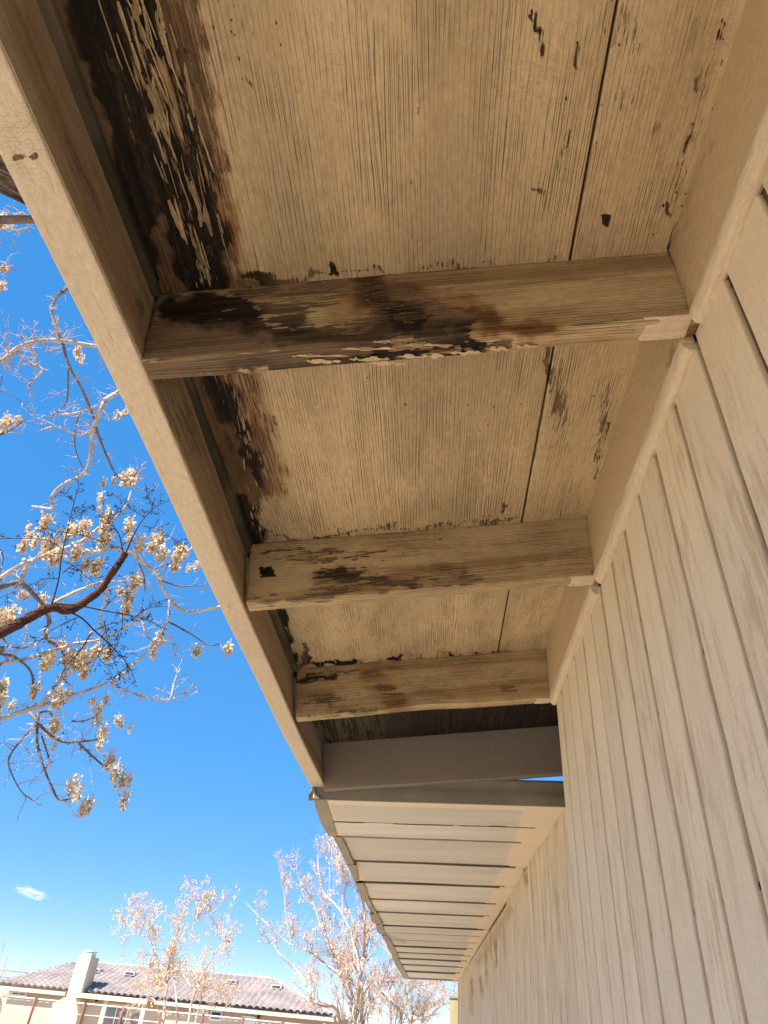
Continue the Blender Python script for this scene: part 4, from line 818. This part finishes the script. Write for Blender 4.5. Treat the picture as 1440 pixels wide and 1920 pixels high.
bg_tree('bare_tree', 'spreading bare tree with straw coloured seed bunches, in front of the tiled roof', 27.0, [
  (c2([(600, 1344), (620, 1100), (650, 900), (660, 780), (700, 600), (740, 480), (700, 370)]), 4.6, 1.0, 9, 26),
  (c2([(720, 1344), (725, 1150), (705, 950), (690, 760), (720, 560), (820, 250)]), 3.2, .6, 7, 24),
  (c2([(830, 1344), (860, 1150), (940, 950), (1050, 740), (1140, 620), (1240, 590)]), 3.6, .8, 9, 26),
  (c2([(600, 870), (560, 760), (500, 620), (400, 545), (250, 550)]), 1.9, .6, 8, 24), (c2([(400, 545), (440, 400), (400, 260)]), 1.1, .5, 5, 20), (c2([(480, 600), (330, 470), (200, 400)]), 1.0, .4, 5, 20),
  (c2([(760, 580), (830, 480), (920, 410), (1040, 340), (1130, 260)]), 1.7, .5, 8, 24), (c2([(900, 420), (930, 250), (950, 120)]), 1.1, .4, 5, 20),
  (c2([(560, 1344), (540, 1150), (480, 1100)]), 2.2, .8, 3, 22), (c2([(860, 1020), (780, 900), (720, 860), (640, 780)]), 1.6, .6, 4, 20), (c2([(930, 1100), (1050, 1040), (1200, 1080), (1330, 1140)]), 1.1, .4, 5, 20),
  (c2([(640, 1130), (560, 980), (440, 920)]), 1.5, .5, 5, 20), (c2([(890, 1344), (960, 1060), (980, 900), (900, 780)]), 2.0, .6, 6, 22)],
  dict(pods=1100, ps=9, pn=7, lvl=2, nch=(3, 5), up=.3, bend=.22, nbm=1.7, blm=1.55))
random.seed(5)
bg_tree('bare_tree', 'tall many-stemmed bare tree with upright pale shoots, beside the end of the soffit', 16.0, [
  (c3([(700, 1131), (720, 1000), (735, 860), (760, 700), (765, 520), (760, 380), (700, 200), (640, 60)]), 7.0, 1.6, 12, 38),
  (c3([(745, 1131), (750, 980), (745, 870), (690, 580), (600, 390), (500, 280), (470, 130), (465, 20)]), 5.5, 1.0, 8, 34),
  (c3([(610, 1131), (480, 1010), (430, 980), (400, 900), (330, 790), (220, 680), (180, 620), (80, 600)]), 5.5, 1.2, 7, 30),
  (c3([(670, 1131), (680, 900), (600, 700), (500, 550), (430, 330), (360, 230), (320, 130)]), 4.2, .9, 9, 34),
  (c3([(650, 880), (540, 770), (400, 660), (260, 600), (130, 480), (0, 350)]), 3.2, .7, 8, 30),
  (c3([(690, 1000), (620, 850), (560, 600), (540, 350), (540, 120), (500, 20)]), 3.4, .7, 8, 34),
  (c3([(760, 1131), (820, 980), (880, 860), (930, 720), (900, 640)]), 3.2, .8, 6, 28), (c3([(640, 900), (600, 800), (430, 740), (420, 960)]), 1.6, .6, 3, 24),
  (c3([(300, 620), (270, 500), (250, 300), (230, 100)]), 1.6, .6, 6, 24), (c3([(720, 800), (640, 560), (620, 300), (590, 80)]), 2.2, .7, 7, 30), (c3([(745, 800), (700, 500), (640, 330), (640, 200), (580, 0)]), 2.2, .7, 7, 30),
  (c3([(700, 900), (640, 760), (560, 680), (480, 420), (400, 330)]), 2.2, .6, 8, 28), (c3([(770, 720), (800, 560), (880, 440)]), 1.6, .6, 4, 24), (c3([(600, 900), (440, 830), (440, 700)]), 1.2, .5, 3, 20), (c3([(620, 1131), (625, 900), (600, 780)]), 1.6, .7, 4, 20)],
  dict(pods=900, ps=9, pn=7, lvl=2, nch=(3, 5), up=.8, bend=.12, t0=.03, nbm=2.8, blm=1.35, rm=.62))
random.seed(8)
bg_tree('bare_tree', 'low dense bare tree with arching limbs, under the far end of the soffit', 22.0, [
  (c3([(1060, 1131), (1120, 1070), (1220, 1000), (1270, 920), (1210, 870)]), 5.0, 1.6, 12, 26), (c3([(930, 1131), (930, 1000), (925, 880), (950, 820)]), 4.0, 1.2, 9, 26),
  (c3([(880, 1131), (820, 1030), (800, 900), (930, 850), (1080, 885), (1230, 860), (1300, 840)]), 3.8, .9, 14, 26), (c3([(1000, 1131), (1040, 980), (1020, 860)]), 3, 1, 9, 24), (c3([(1160, 1131), (1180, 1080), (1300, 980), (1390, 880)]), 3, .8, 9, 24),
  (c3([(1000, 1131), (960, 1000), (860, 900), (800, 850)]), 2.5, .8, 9, 24), (c3([(850, 1131), (900, 900), (1000, 820), (1120, 870)]), 2.4, .8, 8, 22)],
  dict(pods=60, ps=8, pn=8, nbm=3.0, blm=1.25, lvl=2, nch=(4, 5), up=.3, bend=.22, t0=.15), mt=m_bark_far)
random.seed(12)
def c1(l): return [(a / 6.545, 1790 + b / 6.545) for a, b in l]
bg_tree('sapling', 'thin leaning sapling with a few seed heads at the left, before the house', 12.0, [
  (c1([(-60, 860), (0, 545), (90, 480), (200, 320), (290, 100), (330, 20)]), 1.3, .5, 2, 14), (c1([(-40, 860), (10, 540), (110, 490), (240, 320), (350, 210), (400, 60)]), 1.3, .4, 2, 14), (c1([(-90, 700), (0, 280), (60, 150), (90, 20)]), 1.1, .4, 2, 14), (c1([(-90, 600), (0, 300), (100, 160), (230, 20)]), .9, .4, 1, 12), (c1([(-120, 500), (-40, 200), (30, -60), (60, -160)]), .9, .4, 3, 12)],
  dict(pods=16, ps=5, pn=9, lvl=0, dy=.15, up=.4), mb=m_bark_pink)
# far shrubs and trees along the horizon behind the trees
random.seed(15)
bg_tree('far_tree', 'hazy far bare tree rising past the right end of the tiled roof', 70.0, [
  ([(640, 1935), (640, 1895), (632, 1870), (620, 1850)], 2.2, .6, 12, 16), ([(690, 1940), (690, 1900), (700, 1870)], 2.2, .6, 12, 16), ([(600, 1935), (608, 1895), (600, 1876)], 1.6, .5, 10, 14), ([(740, 1940), (745, 1895), (760, 1860)], 2.2, .5, 12, 16), ([(790, 1940), (795, 1895), (800, 1850)], 2.2, .5, 12, 16)],
  dict(pods=0, lvl=2, nch=(3, 5), up=.2, bend=.25), mb=m_bark_darkfar, mt=m_bark_far)

# ------------------------------------------------------------------ overhanging tree on the left, traced limbs in depth
random.seed(21)
OD = 7.5
OT = thing('overhanging_tree', 'pale barked bare tree hanging over from the left with cream seed bunches', 'tree', (-9.0, 6.0, 0)); OL = np.array(OT.location)
def dist_pt(u, v, dist): d = ray(u, v); d = d / np.linalg.norm(d); return d * dist + np.array([0, 0, HC])
kk = OD / 1400.0
LB = [
 ([(-60, 700), (0, 679), (32, 653), (72, 639), (116, 639), (172, 648), (230, 652)], 4.2, 3.6, 0), ([(128, 540), (110, 553), (99, 570), (96, 588), (108, 621), (117, 642), (128, 682), (152, 726), (172, 772), (177, 787)], 3.2, 2.6, 1),
 ([(250, 715), (217, 738), (197, 751), (184, 780), (172, 812), (170, 856), (157, 888), (119, 908), (96, 931), (98, 953), (60, 949)], 5.5, 2.2, 0), ([(250, 722), (217, 740), (180, 762), (144, 774), (108, 778), (90, 781)], 3.4, 1.6, 0),
 ([(180, 800), (184, 815), (202, 859), (217, 888), (238, 902), (265, 877)], 3.0, 1.2, 1), ([(175, 806), (144, 816), (105, 800), (69, 810)], 3, 1.5, 0), ([(150, 775), (141, 800), (141, 840), (155, 877)], 2, 1, 1), ([(32, 653), (45, 672), (58, 682), (80, 693), (65, 711), (52, 722)], 2.6, 1.6, 0), ([(58, 682), (68, 668), (60, 655), (54, 640), (66, 625)], 2.4, 1.2, 0),
 ([(32, 655), (18, 664), (12, 655), (20, 645)], 1.6, 1, 0), ([(-40, 835), (0, 816), (22, 805), (47, 787)], 2, 1, 1), ([(128, 690), (125, 750), (98, 780)], 2, 1, 1), ([(116, 639), (112, 625), (100, 628)], 2, 1, 0), ([(75, 640), (100, 655), (120, 648)], 1.6, 1, 0),
 ([(-60, 1130), (0, 1085), (38, 1060), (75, 1045), (100, 1035), (130, 1025), (160, 1010), (185, 990), (205, 980), (235, 950), (250, 910), (262, 890)], 6.0, 1.6, 0),
 ([(135, 1020), (160, 1032), (185, 1035), (210, 1027), (240, 1035), (272, 1057), (295, 1082), (315, 1120), (350, 1147), (415, 1137), (470, 1130)], 4.2, 2.8, 0),
 ([(-60, 1120), (0, 1102), (38, 1092), (65, 1117), (85, 1140), (92, 1165), (85, 1192), (108, 1212), (130, 1240)], 6.0, 3.0, 1), ([(38, 1092), (50, 1060), (45, 1050)], 5, 4, 0),
 ([(-60, 1262), (0, 1245), (50, 1235), (100, 1220), (140, 1207), (185, 1200), (225, 1182), (260, 1160), (275, 1145)], 5.6, 1.6, 0),
 ([(85, 1140), (120, 1120), (160, 1102), (190, 1092), (235, 1090)], 4, 2.2, 0),
 ([(-60, 1372), (0, 1348), (72, 1325), (126, 1307), (209, 1278), (246, 1249), (285, 1213), (311, 1177)], 5.6, 2.2, 0), ([(287, 1205), (275, 1190), (269, 1168)], 2.6, 1.8, 0), ([(289, 1202), (310, 1202), (328, 1208)], 2.2, 1.2, 0),
 ([(209, 1282), (253, 1302), (289, 1311), (318, 1311), (347, 1298), (363, 1282)], 2.6, 1.4, 0), ([(320, 1310), (327, 1278), (338, 1253)], 1.8, 1.4, 0), ([(72, 1325), (105, 1285), (144, 1228), (173, 1185)], 4.2, 3, 0),
 ([(56, 1336), (83, 1368), (116, 1390), (155, 1390), (188, 1386)], 3.6, 1.8, 1), ([(148, 1394), (170, 1415), (195, 1435), (213, 1433)], 2.6, 1.6, 1), ([(72, 1336), (70, 1394), (83, 1441), (98, 1477), (112, 1500), (141, 1495)], 3.0, 1.6, 1),
 ([(72, 1360), (58, 1367), (29, 1401), (16, 1426), (22, 1451), (40, 1484), (63, 1502)], 2.4, 1, 1), ([(72, 1336), (90, 1334), (103, 1350), (119, 1376)], 3.2, 1.8, 1), ([(134, 1352), (155, 1352), (177, 1345)], 2, 1, 1), ([(-40, 1222), (0, 1226), (25, 1231), (58, 1260), (63, 1311)], 3.6, 2.4, 1), ([(78, 1380), (88, 1410), (92, 1430), (85, 1440)], 2, 1.2, 1),
 ([(318, 1125), (316, 1150), (311, 1177)], 2.6, 2.2, 0), ([(314, 1164), (361, 1191), (390, 1209), (412, 1208)], 2.4, 1.0, 1), ([(296, 1087), (339, 1099), (383, 1097)], 2.2, 1.2, 1), ([(280, 1070), (320, 1055), (345, 1040)], 2, 1, 1), ([(295, 1084), (322, 1050)], 1.4, 1, 1), ([(240, 1035), (270, 1022), (300, 1012), (320, 1010)], 2, 1.2, 0),
 ([(200, 1095), (196, 1130), (188, 1170), (195, 1185)], 3, 1.8, 0), ([(260, 1055), (270, 1080), (272, 1110)], 2, 1, 1), ([(0, 1190), (18, 1210), (45, 1215), (75, 1200), (110, 1195)], 1.8, 1, 1), ([(50, 1170), (50, 1205)], 1.6, 1.2, 0), ([(-20, 1010), (5, 1040), (0, 1075)], 2, 1, 1), ([(60, 418), (44, 402), (28, 405), (20, 425), (0, 430), (-20, 436)], 3, 2, 0), ([(-10, 430), (10, 425), (30, 432), (52, 426)], 2, 1, 0), ([(-20, 528), (10, 500), (30, 508)], 1, .6, 1), ([(-40, 720), (0, 733), (28, 745), (60, 775)], 1.2, .5, 1),
]
G1 = Buf(); G2 = Buf(); TW = Buf(); segs = []
for pts, r0, r1, brown in LB:
    ds = OD + random.uniform(-.5, .5); P3 = []
    for (u, v) in pts: P3.append(dist_pt(u, v, ds)); ds += random.gauss(0, .09)
    if pts[0][0] < -35: q_ = P3[0] - np.array([0, 0, HC]); P3 = [np.array([-8.5, 5.9, 3.2 if pts[0][1] > 1150 else 4.6]) * .6 + P3[0] * .4 + np.array([0, 0, .2])] + P3; P3 = [np.array([-8.6, 6.05, 2.0 if pts[0][1] > 1150 else 3.4])] + P3
    sp = spline(P3, 5); rad = np.linspace(r0 * kk, r1 * kk, len(sp)) * 0.85 * (1 + 0.12 * np.array([random.gauss(0, 1) for _ in sp]).clip(-1, 1.4))
    GB = Buf(); GB.tube(sp, 0, radii=rad, n=8)
    for j in range(len(sp)):
        if random.random() < 0.6:
            ax = nz(sp[min(j + 1, len(sp) - 1)] - sp[max(j - 1, 0)]); d = nz(ax * .5 + nz(np.cross(ax, rv()))); L = random.uniform(14, 46) * kk; q = sp[j]; cur = [q]
            for a in range(5): d = nz(d + rv(.28)); cur.append(cur[-1] + d * L / 5)
            TW.tube(cur, random.uniform(.7, 1.1) * kk, .35 * kk, 3)
            for b in range(random.randint(1, 4)):
                q2 = cur[random.randint(1, 5)]; d2 = nz(d + rv(.8)); c2_ = [q2]
                for a in range(3): d2 = nz(d2 + rv(.3)); c2_.append(c2_[-1] + d2 * L * random.uniform(.10, .2))
                TW.tube(c2_, .5 * kk, .25 * kk, 3)
        if random.random() < .30: # spur buds
            ax = nz(cross_ if False else rv()); q = sp[j]; GB.tube([q - ax * rad[j] * .4, q + ax * rad[j] * 2.0, q + ax * rad[j] * 3.0 + rv(.004)], rad[j] * .55, rad[j] * .4, 4)
    GB.make('limb', m_bark_darkfar if brown else m_bark_pale, OT, OL)
TW.make('crown', m_bark_pink, OT, OL)
# trunk of that tree stands outside the picture
mesh_t = Buf(); mesh_t.tube(spline([(-9, 6, -.2), (-8.6, 6.1, 1.6), (-7.4, 6.0, 3.4), tuple(dist_pt(-60, 1372, OD))], 5), .22, .06, 9); mesh_t.tube(spline([(-8.6, 6.1, 1.6), (-8.2, 5.6, 4.2), tuple(dist_pt(-60, 1125, OD))], 5), .16, .06, 8); mesh_t.tube(spline([(-8.2, 5.6, 4.2), (-7.8, 4.6, 6.2), tuple(dist_pt(-60, 700, OD))], 5), .12, .04, 8)
mesh_t.make('trunk', m_bark_darkfar, OT, OL)
CL = [(90, 977, 26), (140, 990, 28), (162, 980, 22), (166, 1002, 18), (192, 932, 16), (197, 904, 12), (242, 892, 28), (205, 965, 24), (200, 985, 22), (247, 985, 24), (202, 1007, 26), (50, 1020, 22), (70, 1015, 18), (100, 1020, 32), (110, 1040, 28), (150, 1030, 24), (165, 1055, 20), (187, 1060, 26), (245, 1008, 16), (265, 1025, 20), (295, 1015, 30), (306, 1037, 24), (337, 1033, 26), (332, 1060, 20), (350, 1035, 18), (371, 1060, 16), (258, 1087, 24), (246, 1115, 26), (240, 1136, 22), (85, 1122, 18), (25, 1155, 28), (10, 1150, 22), (43, 1110, 14), (95, 1232, 28), (120, 1205, 18), (132, 1228, 22), (162, 1230, 24), (165, 1252, 24), (185, 1215, 20), (208, 1222, 20), (302, 1195, 24), (290, 1215, 14), (125, 1262, 16), (72, 1284, 22), (5, 1285, 30), (5, 1310, 24), (123, 1300, 26), (175, 1310, 14), (112, 1350, 26), (100, 1365, 20), (105, 1395, 14), (188, 1325, 22), (186, 1345, 18), (197, 1368, 24), (193, 1388, 18), (231, 1350, 18), (222, 1345, 14), (247, 1362, 10), (212, 1418, 26), (222, 1440, 24), (235, 1455, 24), (245, 1460, 16), (238, 1490, 24), (140, 1465, 24), (150, 1480, 20), (172, 1500, 24), (158, 1512, 20), (372, 1216, 20), (432, 1212, 20), (22, 790, 22), (0, 800, 20), (38, 785, 12), (8, 538, 14), (158, 676, 12), (108, 602, 12), (224, 778, 16), (236, 772, 10), (5, 418, 20), (24, 415, 12), (14, 505, 12), (150, 655, 8), (60, 1000, 14)]
for (u, v, s_) in CL + [(u + random.gauss(0, 9), v + random.gauss(0, 9), s_ * random.uniform(.6, .9)) for (u, v, s_) in CL if v < 1330 and random.random() < .7]:
    s_ = max(s_, 13); pb = Buf(); c = dist_pt(u, v - s_ * .35, OD + random.uniform(-.35, .35)); big = v > 1320
    pods(pb, c, s_ * kk * 1.15, int(30 + s_ * (3.0 if big else 2.4)), .95, .22 if big else .46)
    pb.tube([c + np.array([random.gauss(0, .01), random.gauss(0, .01), s_ * kk * .5]), c, c + np.array([0, 0, -s_ * kk * .7])], .5 * kk, .3 * kk, 3)
    pb.make('seed_cluster', m_pod, OT, OL, False)

# ------------------------------------------------------------------ big limb behind the fascia and a weathered pole
BL = thing('big_limb_tree', 'thick dark furrowed limb at the upper left edge, behind the fascia', 'tree', (-6.5, 2.5, 0)); BO = np.array(BL.location)
N = 40; V = []; F = []; G = []; A0 = dist_pt(-260, 145, 5.2); A1 = dist_pt(620, 630, 6.4); R0 = 0.205
ax = nz(A1 - A0); e1 = nz(np.cross(ax, (0, 0, 1))); e2 = np.cross(ax, e1)
for i in range(N + 1):
    c = A0 + (A1 - A0) * i / N
    for j in range(28):
        th = 2 * math.pi * j / 28; r = R0 * (1 - .75 * max(0, i / N - .45) / .55) * (1 + 0.10 * (vnoise(np.array([[i * .16, j * 1.1, 0]]))[0] - .5) * 2 + 0.05 * (vnoise(np.array([[i * .7, j * 2.3, 4]]))[0] - .5))
        V.append(c + (e1 * math.cos(th) + e2 * math.sin(th)) * r); G.append((i * .35, j * 1.6, 0))
for i in range(N):
    for j in range(28): F.append((i * 28 + j, i * 28 + (j + 1) % 28, (i + 1) * 28 + (j + 1) % 28, (i + 1) * 28 + j))
mesh('limb', np.array(V) - BO, F, m_bigbark, BL, True, {'g': np.array(G)})
tb_ = Buf(); tb_.tube(spline([(-6.5, 2.5, -.2), (-6.3, 2.4, 2.0), (-5.6, 2.2, 4.4), tuple(A0), tuple(A0 + (A1 - A0) * .1)], 6), .32, .19, 12)
mesh('trunk', np.array(tb_.V) - BO, tb_.F, m_bigbark, BL, True, {'g': np.array([(i // 12 * .5, i % 12 * 2.4, 0) for i in range(len(tb_.V))])})
pa, pb_ = dist_pt(-220, 414, 5.0), dist_pt(420, 408, 6.2)
PL = thing('weathered_pole', 'straight grey weathered pole crossing the left edge, above the white twigs', 'pole', tuple(pa * [1, 1, 0])); tube([pa, pb_], .026, .026, 10, 'crosspiece', m_bark_darkfar, PL, pa * [1, 1, 0])
tube([(pa[0], pa[1], -.1), (pa[0], pa[1], pa[2] + .15)], .05, .045, 10, 'upright', m_bark_darkfar, PL, pa * [1, 1, 0])

# ------------------------------------------------------------------ near reddish branch with black berries
random.seed(31)
RD = 2.9; kr = RD / 1400.0
RB = thing('berry_branch', 'reddish brown branch with wiry stalks of tiny black berries, nearest at left', 'branch', tuple(dist_pt(-1500, 1750, RD))); RO = np.array(RB.location)
def rpath(pts, dj=.03): 
    ds = RD; out = []
    for (u, v) in pts: out.append(dist_pt(u, v, ds)); ds += random.gauss(0, dj)
    return spline(out, 6)
sp = rpath([(-1500, 1750), (-900, 1540), (-500, 1370), (-260, 1270), (-120, 1225), (-40, 1202), (0, 1187), (30, 1172), (62, 1154), (97, 1139), (125, 1143), (147, 1136), (168, 1122), (190, 1105), (203, 1085), (215, 1068), (226, 1052), (236, 1036)], .01)
rad = np.interp(np.linspace(0, 1, len(sp)), [0, .18, .545, .605, .68, .83, .97, 1], [26, 12, 8.4, 10.0, 7.6, 6.6, 6.6, 7.0]) * kr * (1 + .05 * np.array([random.gauss(0, 1) for _ in sp]))
bb_ = Buf(); bb_.tube(sp, 0, radii=rad, n=12)
for j in range(26, len(sp), 5):
    q = sp[j] + nz(rv()) * rad[j] * .8; bb_.tube([sp[j], q + (q - sp[j]) * .35], rad[j] * .5, rad[j] * .3, 6)
stem = bb_.make('stem', m_bark_red, RB, RO)
PD = [([(97, 1133), (101, 1120), (110, 1085), (116, 1040), (125, 1000), (135, 957), (147, 912)], 2.1, .7), ([(236, 1037), (252, 1000), (270, 972), (292, 950), (318, 938)], 1.8, .6), ([(231, 1036), (222, 1000), (205, 980), (192, 967)], 1.4, .5),
 ([(105, 1132), (150, 1136), (200, 1146), (250, 1155), (275, 1162), (305, 1177)], 2.0, .6), ([(107, 1139), (150, 1157), (177, 1182), (212, 1215), (240, 1247), (255, 1280)], 2.2, .6), ([(172, 1185), (150, 1220), (120, 1255), (107, 1287)], 1.4, .6),
 ([(116, 1029), (95, 1015), (62, 1010), (0, 1010), (-30, 1012)], 1.1, .6), ([(125, 999), (105, 995), (75, 986)], 1, .5), ([(126, 999), (160, 1005), (190, 1015), (215, 1023)], 1, .5), ([(117, 1075), (135, 1062), (170, 1059), (205, 1056)], 1, .5), ([(118, 1053), (140, 1062), (160, 1080), (185, 1098)], 1, .5),
 ([(108, 1085), (85, 1085), (45, 1102), (0, 1121), (-20, 1130)], 1.1, .5), ([(150, 1155), (125, 1167), (100, 1180), (70, 1207)], 1.2, .5), ([(177, 1182), (200, 1172), (240, 1162)], 1.1, .5), ([(230, 1149), (229, 1175), (222, 1205)], 1, .5), ([(272, 971), (245, 952), (217, 930)], 1, .5), ([(268, 986), (295, 992), (325, 1010), (343, 1022)], 1, .5),
 ([(194, 1142), (215, 1120), (250, 1090)], 1, .5), ([(255, 1155), (280, 1140), (313, 1137)], 1, .5), ([(140, 943), (125, 925)], .8, .5), ([(132, 970), (150, 955), (162, 950)], .9, .5), ([(195, 1165), (200, 1190), (205, 1215), (215, 1235)], 1, .5), ([(200, 1205), (185, 1230), (205, 1255)], .9, .5), ([(292, 950), (280, 935), (275, 925)], .8, .4), ([(205, 980), (215, 965), (230, 955)], .8, .4), ([(240, 1247), (225, 1262), (212, 1270)], .8, .4)]
stalk = Buf(); ber = Buf()
def berry(c, r):
    k = len(ber.V); P = [(0, 0, 1), (1, 0, 0), (0, 1, 0), (-1, 0, 0), (0, -1, 0), (0, 0, -1)]; ber.V += [c + np.array(p) * r for p in P]
    for a in range(1, 5): b = a % 4 + 1; ber.F.append((k, k + a, k + b)); ber.F.append((k + 5, k + b, k + a))
for pts, r0, r1 in PD:
    sp = rpath(pts, .012); rad = np.linspace(r0, r1, len(sp)) * kr * .9; stalk.tube(sp, 0, radii=rad, n=5)
    Ln = len(sp); start = Ln // 2 if r0 > 1.7 else 2
    for j in range(start, Ln, 2):
        for s_ in range(random.randint(1, 2)):
            ax = nz(sp[min(j + 1, Ln - 1)] - sp[max(0, j - 1)]); d = nz(ax * .7 + nz(np.cross(ax, rv()))); L = random.uniform(8, 26) * kr; cur = [sp[j]]
            for a in range(3): d = nz(d + rv(.15)); cur.append(cur[-1] + d * L / 3)
            stalk.tube(cur, .5 * kr, .35 * kr, 3); berry(cur[-1], 1.7 * kr)
            for b in range(random.randint(1, 4)):
                q = cur[random.randint(1, 3)]; d2 = nz(d + nz(rv()) * .9); e = q + d2 * random.uniform(4, 9) * kr; stalk.tube([q, e], .4 * kr, .3 * kr, 3); berry(e, 1.5 * kr)
stalk.make('berry_stalk', m_bark_red, RB, RO); o_ = ber.make('berries', m_berry, RB, RO); o_['kind'] = 'stuff'

# ------------------------------------------------------------------ overhead wires and one small cloud
wr = thing('utility_wire', 'two thin overhead wires low at the left, above the tiled roof', 'wire', (-60, 70, 0)); WL = np.array(wr.location)
for (ua, va, ub, vb) in ((-60, 1812, 150, 1832), (-60, 1824, 110, 1842)): tube(spline([at(ua, va, 75), at((ua + ub) / 2, (va + vb) / 2 + 1.5, 75), at(ub, vb, 75)], 6), .02, .02, 4, 'wire', m_iron, wr, WL)
n = NT('cloud_vapour'); p = n.obj(); q = n.map(p, (1 / 30.0, 1 / 60.0, 1 / 8.5)); ln_ = n.t.nodes.new('ShaderNodeVectorMath'); ln_.operation = 'LENGTH'; n.put(ln_.inputs[0], q)
fall = n.step(ln_.outputs['Value'], 0.15, 1.0, 1, 0); nn_ = n.noise(n.map(p, (1 / 13.0, 1 / 13.0, 1 / 3.2)), 1, 6, 0.65, .8)
al = n.step(n.ma('MULTIPLY', n.ma('POWER', fall, .6), n.ma('SUBTRACT', n.ma('MULTIPLY', nn_, 2.4), .62)), .18, .95, 0, 0.5); df = n.t.nodes.new('ShaderNodeBsdfDiffuse'); df.inputs[0].default_value = (0.9, 0.9, 0.9, 1); tl = n.t.nodes.new('ShaderNodeBsdfTranslucent'); tl.inputs[0].default_value = (0.9, 0.9, 0.9, 1)
ad = n.t.nodes.new('ShaderNodeMixShader'); ad.inputs[0].default_value = .5; tp = n.t.nodes.new('ShaderNodeBsdfTransparent'); mx = n.t.nodes.new('ShaderNodeMixShader')
n.t.links.new(df.outputs[0], ad.inputs[1]); n.t.links.new(tl.outputs[0], ad.inputs[2]); n.put(mx.inputs[0], al); n.t.links.new(tp.outputs[0], mx.inputs[1]); n.t.links.new(ad.outputs[0], mx.inputs[2]); n.t.links.new(mx.outputs[0], n.out.inputs[0])
cc = at(58, 1674, 900); V = []; F = []
for i in range(9):
    for j in range(16): ph_ = math.pi * i / 8; th = 2 * math.pi * j / 16; V.append((math.sin(ph_) * math.cos(th) * 36, math.sin(ph_) * math.sin(th) * 14, math.cos(ph_) * 9))
for i in range(8):
    for j in range(16): F.append((i * 16 + j, i * 16 + (j + 1) % 16, (i + 1) * 16 + (j + 1) % 16, (i + 1) * 16 + j))
cl = mesh('cloud', V, F, n.m); cl.location = tuple(cc); cl.rotation_euler = (0, math.radians(7), 0); cl['kind'] = 'structure'; cl['label'] = 'small wispy white cloud low over the tiled roof'
